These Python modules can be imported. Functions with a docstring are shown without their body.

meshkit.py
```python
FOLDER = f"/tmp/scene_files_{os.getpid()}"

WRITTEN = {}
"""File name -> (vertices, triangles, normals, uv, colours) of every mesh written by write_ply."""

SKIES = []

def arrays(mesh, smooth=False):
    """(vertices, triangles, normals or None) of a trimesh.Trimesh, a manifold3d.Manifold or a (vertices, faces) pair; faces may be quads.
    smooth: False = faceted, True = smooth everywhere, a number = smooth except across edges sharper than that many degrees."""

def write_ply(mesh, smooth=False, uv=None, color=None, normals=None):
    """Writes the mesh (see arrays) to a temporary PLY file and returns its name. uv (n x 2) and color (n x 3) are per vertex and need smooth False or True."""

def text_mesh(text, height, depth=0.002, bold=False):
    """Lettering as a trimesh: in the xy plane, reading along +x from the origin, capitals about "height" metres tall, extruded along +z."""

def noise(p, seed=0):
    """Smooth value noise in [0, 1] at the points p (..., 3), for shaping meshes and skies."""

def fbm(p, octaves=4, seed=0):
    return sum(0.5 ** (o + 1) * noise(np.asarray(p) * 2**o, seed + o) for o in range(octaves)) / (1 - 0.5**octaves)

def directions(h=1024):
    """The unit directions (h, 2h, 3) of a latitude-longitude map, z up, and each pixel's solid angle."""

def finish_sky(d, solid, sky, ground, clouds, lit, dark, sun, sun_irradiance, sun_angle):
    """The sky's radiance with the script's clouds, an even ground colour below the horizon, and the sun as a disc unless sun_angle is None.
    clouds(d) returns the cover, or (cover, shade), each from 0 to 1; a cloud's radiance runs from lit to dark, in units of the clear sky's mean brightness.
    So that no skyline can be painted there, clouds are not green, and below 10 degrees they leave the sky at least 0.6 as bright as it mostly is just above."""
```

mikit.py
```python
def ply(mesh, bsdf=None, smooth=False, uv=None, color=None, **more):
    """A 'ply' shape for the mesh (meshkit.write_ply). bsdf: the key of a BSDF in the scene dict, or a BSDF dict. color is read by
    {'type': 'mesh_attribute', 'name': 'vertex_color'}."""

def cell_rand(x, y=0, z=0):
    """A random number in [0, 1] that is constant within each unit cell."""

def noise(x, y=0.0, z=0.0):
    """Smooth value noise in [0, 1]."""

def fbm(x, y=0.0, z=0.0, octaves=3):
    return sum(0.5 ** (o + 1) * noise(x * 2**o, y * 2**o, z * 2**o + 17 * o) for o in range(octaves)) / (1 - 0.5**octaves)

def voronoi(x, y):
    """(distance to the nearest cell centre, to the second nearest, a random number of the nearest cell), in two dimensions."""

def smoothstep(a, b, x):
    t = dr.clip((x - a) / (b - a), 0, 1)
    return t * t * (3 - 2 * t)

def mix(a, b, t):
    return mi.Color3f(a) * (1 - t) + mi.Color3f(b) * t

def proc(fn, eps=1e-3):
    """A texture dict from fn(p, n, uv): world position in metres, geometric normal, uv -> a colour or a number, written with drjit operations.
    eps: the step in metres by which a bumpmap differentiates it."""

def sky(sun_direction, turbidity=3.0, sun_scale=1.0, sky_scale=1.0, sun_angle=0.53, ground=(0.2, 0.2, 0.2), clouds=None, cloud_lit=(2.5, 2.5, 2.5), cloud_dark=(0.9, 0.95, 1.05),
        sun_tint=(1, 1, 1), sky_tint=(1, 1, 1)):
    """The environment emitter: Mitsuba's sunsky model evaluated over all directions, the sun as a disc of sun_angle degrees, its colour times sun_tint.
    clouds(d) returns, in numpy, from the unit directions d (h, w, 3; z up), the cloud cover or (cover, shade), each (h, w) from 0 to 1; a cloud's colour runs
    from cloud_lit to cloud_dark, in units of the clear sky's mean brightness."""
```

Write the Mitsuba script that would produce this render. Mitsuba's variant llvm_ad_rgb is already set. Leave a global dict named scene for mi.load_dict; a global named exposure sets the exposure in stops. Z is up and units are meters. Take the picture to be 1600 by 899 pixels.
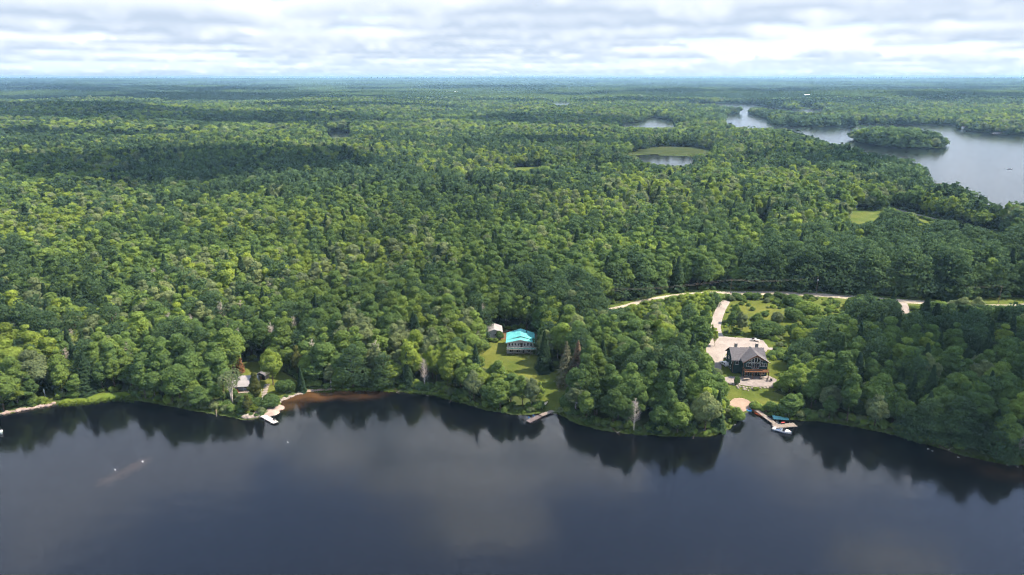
import math, random
import numpy as np, trimesh, shapely, drjit as dr
import mitsuba as mi, mikit, meshkit
from scipy import ndimage
from scipy.spatial import Delaunay
from shapely.geometry import Polygon, LineString, Point
from shapely.ops import unary_union
T = mi.ScalarTransform4f
scene, labels = {}, {}
PI = math.pi

# ------------------------------------------------------------------ camera, sky, exposure
H = 115.0                                   # drone height above the lake, metres
FOC, PITCH = 1101.0, math.atan(0.2975)      # focal length in pixels of a 1600 wide frame, tilt down
SUN = np.array([0.64, 0.06, 0.77]); SUN /= np.linalg.norm(SUN)
exposure = 2.87
FWD = np.array([0, math.cos(PITCH), -math.sin(PITCH)])
UP = np.array([0, math.sin(PITCH), math.cos(PITCH)])
HAZE = 6.2e-5
scene['haze_air'] = {'type': 'homogeneous', 'albedo': {'type': 'rgb', 'value': [0.38, 0.66, 1.0]}, 'sigma_t': HAZE}
scene['camera'] = {'type': 'perspective', 'fov': 2 * math.degrees(math.atan(800 / FOC)), 'fov_axis': 'x', 'near_clip': 1.0, 'far_clip': 120000.0,
                   'to_world': T().look_at(origin=[0, 0, H], target=(np.array([0, 0, H]) + FWD * 100).tolist(), up=[0, 0, 1]),
                   'medium': {'type': 'ref', 'id': 'haze_air'}}

def sky_clouds(d):
    """Cumulus in rows, each with a flat grey base and a white billowing top, thinner and closer set towards the horizon; thin veil between."""
    e, az = np.maximum(d[..., 2], 1e-5), np.arctan2(d[..., 0], d[..., 1])
    k = 1.0 / (e + .04)
    q = np.stack([d[..., 0] * k * .8, d[..., 1] * k * .8, e * 0], -1)
    veil = meshkit.fbm(q, 4, seed=5)
    cover, shade = .22 + .55 * sm0(.40, .66, veil) * sm0(.0, .03, e), .30 + .5 * (veil - .5)
    i, b = 0, .0045
    rows = []
    while b < .95: rows.append(b); b *= 1.27
    for i, b in enumerate(rows):
        th = b * .64 / (1 + b * 1.2); ca = np.cos(np.arcsin(min(b, .95)))
        sel = (e > b - th * .3) & (e < b + th * 2.0)
        A, E = az[sel] * ca / th, (e[sel] - b) / th
        ph = i * 37.7
        big = meshkit.fbm(np.stack([A * .11 + ph, A * 0 + i * 3.3, A * 0], -1), 3, seed=17)
        puff = meshkit.fbm(np.stack([A * .8 + ph, E * 1.1, A * 0 + i], -1), 4, seed=23) - .5
        top = np.clip((big - .37) / .16, 0, 1.2) * 1.05 + puff * 1.7 * (big > .37)
        c = sm0(-.02, .18, top - E) * sm0(-.22, .10, E + puff * .35) * sm0(.36, .44, big)
        sh = np.clip(1.02 - E / np.maximum(top, .3) * 1.0 - puff * 1.3, 0, 1)
        cover[sel] = cover[sel] * (1 - c) + c; shade[sel] = shade[sel] * (1 - c) + sh * c
    low = np.clip(1 - e / .03, 0, 1)
    far = 1 - sm0(.06, .30, e)
    return np.clip(cover * (1 - .30 * low) * (1 - .38 * sm0(.14, .40, e)), 0, 1), np.clip(shade * (.52 + .38 * far) + .02 * far, 0, 1) * (1 - .2 * low)
def sm0(a, b, x):
    t = np.clip((x - a) / (b - a), 0, 1); return t * t * (3 - 2 * t)

scene['sky'] = mikit.sky(SUN.tolist(), turbidity=3, clouds=sky_clouds, cloud_lit=(2.12, 2.15, 2.21), cloud_dark=(.82, 1.00, 1.25), sun_angle=1.2, sun_tint=(1.0, 1.0, 1.02), sky_tint=(1.0, .96, 1.02))

def at(px, py, z=0.0):
    """The point at height z that a pixel of the 1600 wide photograph shows."""
    d = FWD + np.array([1, 0, 0]) * (px - 800) / FOC + UP * (449.5 - py) / FOC
    return (np.array([0, 0, H]) + d * ((z - H) / d[2]))
def at2(px, py, z=0.0): return at(px, py, z)[:2]
def poly(pts, z=0.0): return Polygon([at2(p[0], p[1], p[2] if len(p) > 2 else z) for p in pts])

# ------------------------------------------------------------------ materials
def mat(key, bs, two=True):
    scene[key] = {'type': 'twosided', 'bsdf': bs} if two else bs
    return key
def rgb(c): return {'type': 'rgb', 'value': [float(x) for x in c]}
def diffuse(key, c): return mat(key, {'type': 'diffuse', 'reflectance': rgb(c)})
def worn(key, c, var=.15, scale=1.0, rough=None, stretch=(1, 1, 1)):
    """A plain colour with streaks and blotches of wear."""
    def fn(p, n, uv):
        q = mikit.fbm(p.x * scale * stretch[0], p.y * scale * stretch[1], p.z * scale * stretch[2])
        return mi.Color3f(*c) * (1 + (q - .5) * 2 * var * 2)
    if rough is None: return mat(key, {'type': 'diffuse', 'reflectance': mikit.proc(fn)})
    return mat(key, {'type': 'principled', 'base_color': mikit.proc(fn), 'roughness': rough, 'specular': .5})

def leaf_mat(key, c, tree_var=.35, trans=1.05, hue=(1.18, 1.06, .8)):
    c = [float(x) for x in c]
    def fn(p, n, uv):
        tree = mikit.noise(p.x * .13, p.y * .13, 2.3)
        stand = mikit.noise(p.x * .013, p.y * .009, 7.7) * .6 + mikit.noise(p.x * .04, p.y * .03, 1.7) * .4
        leaf = mikit.cell_rand(p.x * 1.3, p.y * 1.3, p.z * 1.3)
        k = (1 + (tree - .5) * 2 * tree_var + (stand - .5) * .75) * (.78 + .44 * leaf)
        warm = dr.clip((tree - .45) * 1.6 + (stand - .5) * .8, 0, 1)
        return mi.Color3f(c[0] * (1 + (hue[0] - 1) * warm), c[1] * (1 + (hue[1] - 1) * warm), c[2] * (1 + (hue[2] - 1) * warm)) * k
    tex = mikit.proc(fn)
    scene[key] = {'type': 'principledthin', 'base_color': tex, 'roughness': .55, 'diff_trans': trans, 'eta': 1.3} if trans else {'type': 'twosided', 'bsdf': {'type': 'diffuse', 'reflectance': tex}}
    return key

LEAVES = [leaf_mat('leaf_mid', (.178, .272, .080)), leaf_mat('leaf_bright', (.225, .315, .075)), leaf_mat('leaf_deep', (.120, .204, .074)),
          leaf_mat('leaf_grey', (.190, .252, .130))]
NEEDLE, PINE = leaf_mat('needle_dark', (.050, .096, .054), .25), leaf_mat('needle_pine', (.076, .136, .070), .25)
LEAF_CEDAR = leaf_mat('leaf_cedar', (.125, .150, .055), .2)
LEAF_DEAD = leaf_mat('needle_dead', (.17, .125, .092), .2, trans=.2, hue=(1.1, 1, .9))
LEAF_RUST = leaf_mat('needle_rust', (.135, .075, .042), .2, trans=.2, hue=(1.1, 1, .9))
REED = leaf_mat('reed_green', (.085, .135, .022), .25)
BARK, BARK_PALE = worn('bark', (.09, .07, .055), .3, 2), worn('bark_pale', (.45, .42, .38), .25, 2)

# ------------------------------------------------------------------ the lakes and the land
shore_px = [(-260, 690), (-60, 655), (0, 648), (40, 640), (85, 632), (140, 628), (190, 622), (240, 628), (300, 640), (350, 648), (385, 655), (405, 652), (420, 648), (437, 632), (425, 627),
            (445, 622), (458, 616), (480, 612), (530, 610), (600, 610), (640, 612), (680, 617), (720, 627), (760, 640), (800, 646), (830, 646), (855, 642), (880, 648), (900, 660),
            (940, 671), (1000, 678), (1060, 681), (1110, 680), (1138, 668), (1154, 652), (1158, 646), (1172, 641), (1200, 648), (1240, 655), (1290, 658), (1340, 666), (1400, 679),
            (1450, 694), (1500, 709), (1560, 723), (1600, 725), (1680, 742), (1800, 775)]
near_lake = Polygon([(-3000, 150)] + [tuple(at2(*p)) for p in shore_px] + [(900, 60), (900, -3000), (-3000, -3000)])
TT = 19.0
back_lake = poly([(1800, 440, TT), (1640, 345, TT), (1600, 322, TT), (1565, 318, TT), (1530, 304, TT), (1485, 290, TT), (1462, 284, TT), (1450, 272, TT), (1440, 254, TT), (1400, 250, TT), (1370, 246, TT),
                  (1345, 233, TT), (1290, 219, TT), (1250, 206, TT), (1210, 199, TT), (1180, 198, TT), (1150, 198, TT), (1127, 197), (1128, 190), (1131, 181), (1140, 178), (1157, 173, 8), (1130, 168.5, 12),
                  (1110, 166.5, 12), (1072, 164.3, 12), (1074, 162.3), (1130, 160.8), (1176, 162.5), (1206, 167.5), (1240, 171.5), (1288, 170), (1290, 174, TT), (1262, 177, TT), (1230, 173, TT), (1205, 171.5, TT), (1184, 171, 8),
                  (1168, 177), (1196, 184), (1206, 191), (1213, 196), (1279, 197.5), (1333, 196), (1338, 192), (1360, 193), (1420, 194), (1495, 194.5), (1500, 202), (1530, 206), (1560, 209),
                  (1600, 211), (1700, 215), (1900, 226), (1990, 300)]).buffer(0)
island = poly([(1331, 218), (1345, 222), (1370, 227.5), (1410, 231), (1440, 232), (1474, 231), (1477, 228), (1462, 224), (1430, 220), (1390, 217.5), (1350, 216)])
rock_islet = poly([(1549, 207.5), (1556, 209), (1566, 209), (1569, 207.8), (1560, 206.8)])
small_lake = poly([(966, 195, 11), (975, 192), (1003, 189), (1010, 184.5), (1022, 182.5), (1035, 185), (1052, 189), (1060, 195, 11), (1030, 196, 11), (1000, 196, 11)])
pond = poly([(975, 244), (1020, 252, 10), (1060, 255, 10), (1087, 250, 10), (1082, 245), (1060, 243.5), (1010, 242), (985, 243)])
pool_far = poly([(506, 206), (530, 205), (550, 207), (548, 209.5, 12), (515, 209.5, 12)])
slit_far = unary_union([poly([(860, 159.5), (872, 158.3), (894, 159), (890, 161.5, 12), (866, 161.8, 12)]), poly([(1246, 168.6), (1260, 167.6), (1272, 168), (1265, 169.5)])])
back_water = unary_union([back_lake, small_lake, pond, pool_far, slit_far]).difference(unary_union([island, rock_islet]))
WATER = unary_union([near_lake, back_water])

class Grid:
    def __init__(g, x0, x1, y0, y1, s):
        g.x0, g.y0, g.s = x0, y0, s
        g.xs, g.ys = np.arange(x0, x1, s), np.arange(y0, y1, s)
        g.X, g.Y = np.meshgrid(g.xs, g.ys)
        g.x1, g.y1 = g.xs[-1], g.ys[-1]
    def mask(g, shape):
        shapely.prepare(shape)
        return shapely.contains_xy(shape, g.X, g.Y)
    def sample(g, a, x, y, order=1):
        return ndimage.map_coordinates(a, [(y - g.y0) / g.s, (x - g.x0) / g.s], order=order, mode='nearest')
    def inside(g, x, y, m=0): return (x > g.x0 + m) & (x < g.x1 - m) & (y > g.y0 + m) & (y < g.y1 - m)
def signed(mask, s):
    return (ndimage.distance_transform_edt(~mask) - ndimage.distance_transform_edt(mask)) * s
NG, FG = Grid(-560, 560, 90, 880, 1.0), Grid(-4200, 4200, 60, 6000, 8.0)
dn, df = signed(NG.mask(WATER), 1.0), signed(FG.mask(WATER), 8.0)
def shore_dist(x, y):
    d = FG.sample(df, x, y)
    w = np.clip(np.minimum(np.minimum(x - NG.x0, NG.x1 - x), np.minimum(y - NG.y0, NG.y1 - y)) / 60, 0, 1)
    return d * (1 - w) + NG.sample(dn, x, y) * w
def sm(a, b, x):
    t = np.clip((x - a) / (b - a), 0, 1); return t * t * (3 - 2 * t)
def land(x, y):
    x, y = np.asarray(x, float), np.asarray(y, float)
    d, r = shore_dist(x, y), np.hypot(x, y)
    out = (np.abs(x) > 4100) | (y > 5900)
    d = np.where(out, 400.0, d)
    f = lambda s, seed, o=3: meshkit.fbm(np.stack([x / s, y / s, x * 0 + .5], -1), o, seed=seed) - .5
    hills = f(420., 3) * 30 * sm(220, 800, r) + f(1300., 8) * 115 * sm(800, 3200, r) + f(5200., 9) * 170 * sm(4500, 15000, r) + f(1900., 12) * 60 * sm(7000, 18000, r)
    hills = np.maximum(hills + 4, -1 + hills * .25) * sm(60, 600, d) + 95 * sm(7000, 33000, r)
    up = .12 + .75 * sm(0, 3.5, d) + 2.2 * sm(3, 55, d) + f(35., 4) * 1.2 * sm(4, 30, d) + hills
    return np.where(d < 0, .12 - 2.2 * sm(0, 9, -d), up)
def land1(x, y): return float(land(np.array([x]), np.array([y]))[0])
def on_land(px, py, extra=0.0):
    """The point of the ground that a pixel shows."""
    z = 2.0
    for _ in range(12):
        p = at(px, py, z + extra); z = .5 * z + .5 * land1(p[0], p[1])
    p = at(px, py, z + extra)
    return np.array([p[0], p[1], land1(p[0], p[1])])
def gpoly(pts): return Polygon([on_land(*p)[:2] for p in pts])

# clearings, seen as open ground from the air
lawn_house = gpoly([(749, 556), (757, 536), (772, 530), (793, 531), (793, 553), (836, 553), (846, 560), (850, 574), (882, 578), (902, 592), (893, 612), (886, 630), (878, 645), (868, 644), (854, 643), (846, 638), (838, 630), (815, 596), (790, 585), (765, 590), (748, 575)])
yard_house = gpoly([(757, 531), (758, 518), (790, 516), (842, 520), (852, 560), (832, 556), (795, 556), (780, 536)])
lawn_chalet = gpoly([(1132, 606), (1146, 604), (1206, 612), (1224, 618), (1232, 632), (1214, 640), (1196, 638), (1180, 632), (1150, 626), (1128, 625), (1126, 614)])
yard_chalet = gpoly([(1101, 560), (1100, 540), (1108, 520), (1114, 500), (1122, 478), (1150, 470), (1196, 470), (1238, 480), (1252, 500), (1256, 520), (1250, 540), (1234, 560), (1228, 590), (1232, 606), (1206, 612), (1150, 606), (1128, 604), (1126, 580)])
lawn_cottage = gpoly([(374, 572), (390, 566), (412, 567), (424, 574), (445, 583), (470, 600), (474, 610), (455, 614), (440, 620), (418, 626), (405, 634), (398, 625), (404, 608), (388, 590), (376, 584)])
cottage_spot = gpoly([(360, 592), (368, 584), (396, 582), (402, 600), (400, 616), (386, 620), (362, 616)])
lawn_left = gpoly([(62, 618), (66, 598), (82, 596), (92, 612), (88, 628), (72, 632)])
meadow_a = gpoly([(1322, 333), (1340, 328), (1376, 330), (1380, 344), (1362, 352), (1340, 356), (1322, 348)])
meadow_b = gpoly([(985, 241), (1000, 233), (1040, 229), (1085, 230), (1118, 236), (1098, 243), (1060, 241.5), (1010, 241)])
meadow_c = gpoly([(718, 294), (728, 284), (742, 284), (744, 297), (730, 302)])
meadow_d = gpoly([(1004, 318), (1012, 312), (1022, 314), (1026, 321), (1012, 323)])
meadow_e = gpoly([(1174, 350), (1186, 346), (1206, 347), (1202, 351)])
meadow_f = gpoly([(790, 266), (810, 262), (850, 260), (846, 264), (815, 268)])
meadow_g = gpoly([(1425, 345), (1440, 342), (1465, 349), (1452, 354), (1432, 352)])
verge = gpoly([(1480, 470), (1520, 466), (1600, 464), (1640, 470), (1640, 478), (1560, 478), (1500, 478)])
scrub = gpoly([(1195, 472), (1240, 466), (1300, 466), (1325, 470), (1330, 492), (1300, 500), (1258, 505)])     # thin shrubs over grass
sedge_a = gpoly([(90, 631), (100, 623), (130, 618), (165, 614.5), (196, 612.5), (204, 617), (190, 622), (165, 625.5), (140, 628.5)])
sedge_b = gpoly([(528, 609.6), (545, 606.5), (600, 606), (645, 608.5), (690, 614.5), (706, 620), (680, 617.3), (640, 612.5), (600, 610.5)])
def gline(pts): return LineString([on_land(*p)[:2] for p in pts])
road = gline([(940, 490), (958, 485), (985, 479), (1005, 472.5), (1035, 466.5), (1065, 462.5), (1090, 460), (1120, 459), (1160, 459), (1200, 458.5), (1240, 459), (1290, 462), (1340, 466), (1380, 469), (1410, 471), (1440, 473), (1480, 476), (1530, 479), (1580, 480), (1650, 478)])
drive = gline([(1133, 472), (1126, 484), (1121, 497), (1118, 510), (1119, 520), (1124, 528)])
drive_b = gline([(1408, 472), (1411, 480), (1412, 489), (1406, 498)])
track = gline([(1198, 545), (1212, 546), (1226, 547), (1246, 548)])
back_road = gline([(1392, 326), (1410, 331), (1440, 338), (1470, 346), (1500, 352), (1530, 358), (1560, 368)])
side_road = gline([(1600, 405), (1592, 412), (1582, 420), (1585, 440), (1594, 455)])
lot = gpoly([(1105, 562), (1103, 545), (1110, 534), (1115, 526), (1121, 520), (1128, 526), (1150, 528), (1180, 529), (1192, 532), (1200, 542), (1198, 550), (1160, 552), (1136, 552), (1128, 566), (1126, 585), (1112, 580)])
beach = gpoly([(1138, 640), (1140, 628), (1147, 623), (1158, 622), (1170, 626), (1177, 633), (1172, 640), (1158, 645), (1150, 650)])
road_b, drive_bb = road.buffer(3.4), unary_union([drive.buffer(2.4), drive_b.buffer(2.6), track.buffer(1.3)])
backr_b = unary_union([back_road.buffer(4.0), side_road.buffer(4.0)])
BARE = unary_union([cottage_spot, lawn_house, yard_house, lawn_chalet, yard_chalet, lawn_cottage, lawn_left, meadow_a, meadow_b, meadow_c, meadow_d, meadow_e, meadow_f, meadow_g, verge, sedge_a, sedge_b,
                    road.buffer(7.5), drive.buffer(4), drive_b.buffer(4.5), track.buffer(2), backr_b.buffer(3), lot, beach])
SHOW = unary_union([cottage_spot, lawn_house, yard_house, lawn_chalet, yard_chalet, lawn_cottage, lot, beach, verge, scrub, sedge_a, sedge_b, meadow_a, meadow_b, meadow_c, meadow_d, meadow_e, meadow_f, meadow_g, road.buffer(3), drive_b.buffer(2), back_road.buffer(8), gpoly([(1396, 471), (1445, 474), (1444, 488), (1416, 496), (1400, 502)]), pond, small_lake])
bn, bf = NG.mask(BARE), FG.mask(BARE)
sn, sf = NG.mask(SHOW).astype(np.float32), FG.mask(unary_union([SHOW, slit_far, pool_far, back_road.buffer(12), side_road.buffer(7), meadow_a.buffer(6), meadow_g.buffer(6)])).astype(np.float32)

# ground: one sheet, a fan of rows from under the lake to the horizon
def add(key, mesh, m, smooth=False, **k):
    scene[key] = mikit.ply(mesh, m, smooth=smooth, **k); return key
def fan(radii, angles, zf, extra=None):
    A, R = np.meshgrid(angles, radii)
    x, y = R * np.sin(A), R * np.cos(A)
    z = zf(x, y, R, A)
    v = np.stack([x, y, z], -1).reshape(-1, 3)
    n, m = len(radii), len(angles)
    i = (np.arange(n - 1)[:, None] * m + np.arange(m - 1)[None]).ravel()
    f = np.vstack([np.stack([i, i + 1, i + m + 1], 1), np.stack([i, i + m + 1, i + m], 1)])[:, ::-1]
    return v, f
rr = [95.0]
while rr[-1] < 44000:
    r = rr[-1]; rr.append(r + (1.0 if r < 430 else 1.0 + (r - 430) * .012 if r < 3500 else r * .03))
ang = np.radians(np.linspace(-47, 47, 620))
gv, gf = fan(np.array(rr), ang, lambda x, y, R, A: land(x, y))
def ground_col(p, n, uv):
    a = mikit.fbm(p.x * .25, p.y * .25, 0.0); b = mikit.noise(p.x * 1.7, p.y * 1.7, 4.0)
    c = mikit.mix((.040, .060, .024), (.070, .095, .034), a) * (.75 + .5 * b)
    bank = mikit.smoothstep(1.0, .1, p.z)
    return mikit.mix(c, (.07, .10, .03), bank * .8)
mat('ground_soil', {'type': 'diffuse', 'reflectance': mikit.proc(ground_col)})
add('ground', (gv, gf), 'ground_soil', smooth=True)
labels['ground'] = {'label': 'dark forest floor and lake bed under the trees', 'kind': 'structure'}

# water: a flat sheet with small wind ripples; tea brown over the shallows by the bank
shoal = [at2(*p) for p in [(166, 752), (185, 742), (208, 731), (222, 722)]]
SHALLOWS = [(tuple(at2(490, 616)), 9.0, .9), (tuple(at2(515, 613)), 8.0, .7), (tuple(at2(455, 620)), 8.0, .9), (tuple(at2(1575, 732)), 10.0, .25), (tuple(at2(1510, 714)), 9.0, .2),
            (tuple(at2(440, 633)), 7.0, .5), (tuple(at2(560, 614)), 9.0, .4)]
def water_col(p, n, uv):
    c = mi.Color3f(.0022, .0029, .0048)
    k = mi.Float(0)
    for (c0, r, s) in SHALLOWS:
        dd = dr.sqrt(dr.square((p.x - c0[0]) / 1.7) + dr.square(p.y - c0[1]))
        k = dr.maximum(k, s * mikit.smoothstep(r, r * .2, dd))
    c = mikit.mix(c, (.105, .058, .026), k * (.40 + .7 * mikit.fbm(p.x * .25, p.y * .4, 3.0)))
    w = mi.Float(0)
    for a, b in zip(shoal[:-1], shoal[1:]):
        ax, ay, bx, by = *a, *b
        L = (bx - ax) ** 2 + (by - ay) ** 2
        t = dr.clip(((p.x - ax) * (bx - ax) + (p.y - ay) * (by - ay)) / L, 0, 1)
        dd = dr.sqrt(dr.square(p.x - ax - t * (bx - ax)) + dr.square(p.y - ay - t * (by - ay)))
        w = dr.maximum(w, mikit.smoothstep(4.0, 0.0, dd + 3.0 * (mikit.fbm(p.x * .5, p.y * .5, 1.0) - .45)))
    return mikit.mix(c, (.060, .042, .032), w * .34)
def ripple(p, n, uv):
    g = .07 + 1.5 * mikit.smoothstep(.35, .75, mikit.noise(p.x * .011, p.y * .03, 9.0))
    return (mikit.fbm(p.x * .9, p.y * 1.5, 0.0, octaves=2) * .6 + mikit.noise(p.x * .16, p.y * .28, 5.0) * .9) * g
scene['water_skin'] = {'type': 'bumpmap', 'tex': mikit.proc(ripple, eps=.15), 'scale': .016,
                       'bsdf': {'type': 'roughplastic', 'distribution': 'ggx', 'alpha': .012, 'int_ior': 1.56, 'diffuse_reflectance': mikit.proc(water_col)}}
scene['lake'] = {'type': 'rectangle', 'to_world': T().translate([0, 2000, 0]).scale([6000, 6000, 1]), 'bsdf': {'type': 'ref', 'id': 'water_skin'}}
labels['lake'] = {'label': 'dark lake water with faint ripples and tree reflections', 'kind': 'structure'}

def drape(key, shape, m, lift, step=1.6, label=''):
    """A sheet over the ground, lifted by a few centimetres."""
    vs, fs, n0 = [], [], 0
    for g in getattr(shape, 'geoms', [shape]):
        x0, y0, x1, y1 = g.bounds
        X, Y = np.meshgrid(np.arange(x0, x1, step), np.arange(y0, y1, step))
        inner = g.buffer(-step * .5); shapely.prepare(inner); shapely.prepare(g)
        k = shapely.contains_xy(inner, X, Y)
        ring = [g.exterior] + list(g.interiors)
        edge = np.vstack([np.array([r.interpolate(s).coords[0] for s in np.arange(0, r.length, step * .7)]) for r in ring])
        p = np.vstack([np.stack([X[k], Y[k]], 1), edge])
        t = Delaunay(p).simplices
        c = p[t].mean(1)
        t = t[shapely.contains_xy(g, c[:, 0], c[:, 1])]
        a = p[t]
        cr = (a[:, 1, 0] - a[:, 0, 0]) * (a[:, 2, 1] - a[:, 0, 1]) - (a[:, 1, 1] - a[:, 0, 1]) * (a[:, 2, 0] - a[:, 0, 0])
        t[cr < 0] = t[cr < 0][:, ::-1]
        vs.append(np.column_stack([p, land(p[:, 0], p[:, 1]) + lift])); fs.append(t + n0); n0 += len(p)
    add(key, (np.vstack(vs), np.vstack(fs)), m, smooth=True)
    labels[key] = {'label': label, 'kind': 'structure'}
def grass_fn(c0, c1):
    def fn(p, n, uv):
        a = mikit.fbm(p.x * .12, p.y * .12, 1.0); b = mikit.noise(p.x * 2.1, p.y * 2.1, 4.0); m = mikit.noise(p.x * .45 + p.y * .1, p.y * .5, 8.0)
        return mikit.mix(c0, c1, dr.clip(a * 1.5 - .25, 0, 1)) * (.80 + .25 * b + .15 * m)
    return fn
mat('grass_lawn', {'type': 'diffuse', 'reflectance': mikit.proc(grass_fn((.062, .095, .022), (.125, .142, .036)))})
mat('grass_meadow', {'type': 'diffuse', 'reflectance': mikit.proc(grass_fn((.070, .112, .028), (.125, .150, .044)))})
def gravel_fn(c):
    def fn(p, n, uv):
        a = mikit.fbm(p.x * .35, p.y * .35, 1.0); b = mikit.noise(p.x * 3.1, p.y * 3.1, 4.0)
        return mi.Color3f(*c) * (.72 + .4 * a + .16 * b)
    return fn
mat('gravel_pale', {'type': 'diffuse', 'reflectance': mikit.proc(gravel_fn((.38, .345, .29)))})
mat('gravel_lot', {'type': 'diffuse', 'reflectance': mikit.proc(gravel_fn((.31, .285, .275)))})
mat('asphalt_old', {'type': 'diffuse', 'reflectance': mikit.proc(gravel_fn((.20, .19, .19)))})
mat('sand_beach', {'type': 'diffuse', 'reflectance': mikit.proc(gravel_fn((.30, .235, .19)))})
mat('earth_bare', {'type': 'diffuse', 'reflectance': mikit.proc(gravel_fn((.13, .085, .055)))})
drape('lawn', lawn_house, 'grass_lawn', .06, label='sunlit lawn sloping from the turquoise roofed house to the lake')
drape('yard_ground', yard_house.difference(lawn_house), 'earth_bare', .05, label='bare brown earth around the turquoise roofed house')
drape('lawn_001', lawn_chalet, 'grass_lawn', .06, label='lawn between the dark timber house and the beach')
drape('lawn_002', yard_chalet.difference(unary_union([lot, drive.buffer(2.4)])).buffer(0), 'grass_lawn', .05, label='grass around the driveway of the dark timber house')
drape('lawn_003', lawn_cottage, 'grass_lawn', .06, label='lawn beside the grey roofed cottage')
drape('lawn_004', lawn_left, 'grass_lawn', .06, label='small grass gap between the trees on the left shore')
drape('meadow', unary_union([meadow_a, meadow_d, meadow_e, meadow_f, meadow_g, scrub, verge, meadow_c]), 'grass_meadow', .07, step=4, label='open meadows and grassy clearings in the forest')
mat('grass_marsh', {'type': 'diffuse', 'reflectance': mikit.proc(grass_fn((.036, .056, .022), (.062, .076, .030)))})
drape('marsh', meadow_b, 'grass_marsh', .07, step=4, label='dull green marsh meadow behind the small pond')
drape('beach_001', gpoly([(470, 611.5), (484, 609), (505, 608), (524, 608.2), (524, 610.3), (500, 611.5), (480, 613)]), 'sand_beach', .10, label='thin tan strip of sand above the brown shallows')
mat('grass_sedge', {'type': 'diffuse', 'reflectance': mikit.proc(grass_fn((.075, .125, .022), (.13, .175, .035)))})
drape('sedge_bank', sedge_a, 'grass_sedge', .07, step=1.0, label='bright green sedge bank on the left shore')
drape('sedge_bank_001', sedge_b, 'grass_sedge', .07, step=1.0, label='strip of green sedge right of the brown shallows')
drape('road_verge', road.buffer(7.5).difference(road.buffer(3.0)), 'grass_meadow', .09, label='grass verge along the gravel road')
drape('gravel_road', road_b, 'gravel_pale', .12, label='pale gravel road curving past the forest edge')
drape('driveway', unary_union([drive.buffer(2.4), lot]).difference(road_b), 'gravel_lot', .10, label='pale gravel driveway and parking area of the dark timber house')
drape('driveway_001', drive_b.buffer(2.6).difference(road_b), 'gravel_lot', .12, label='short gravel driveway off the road on the right')
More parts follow.
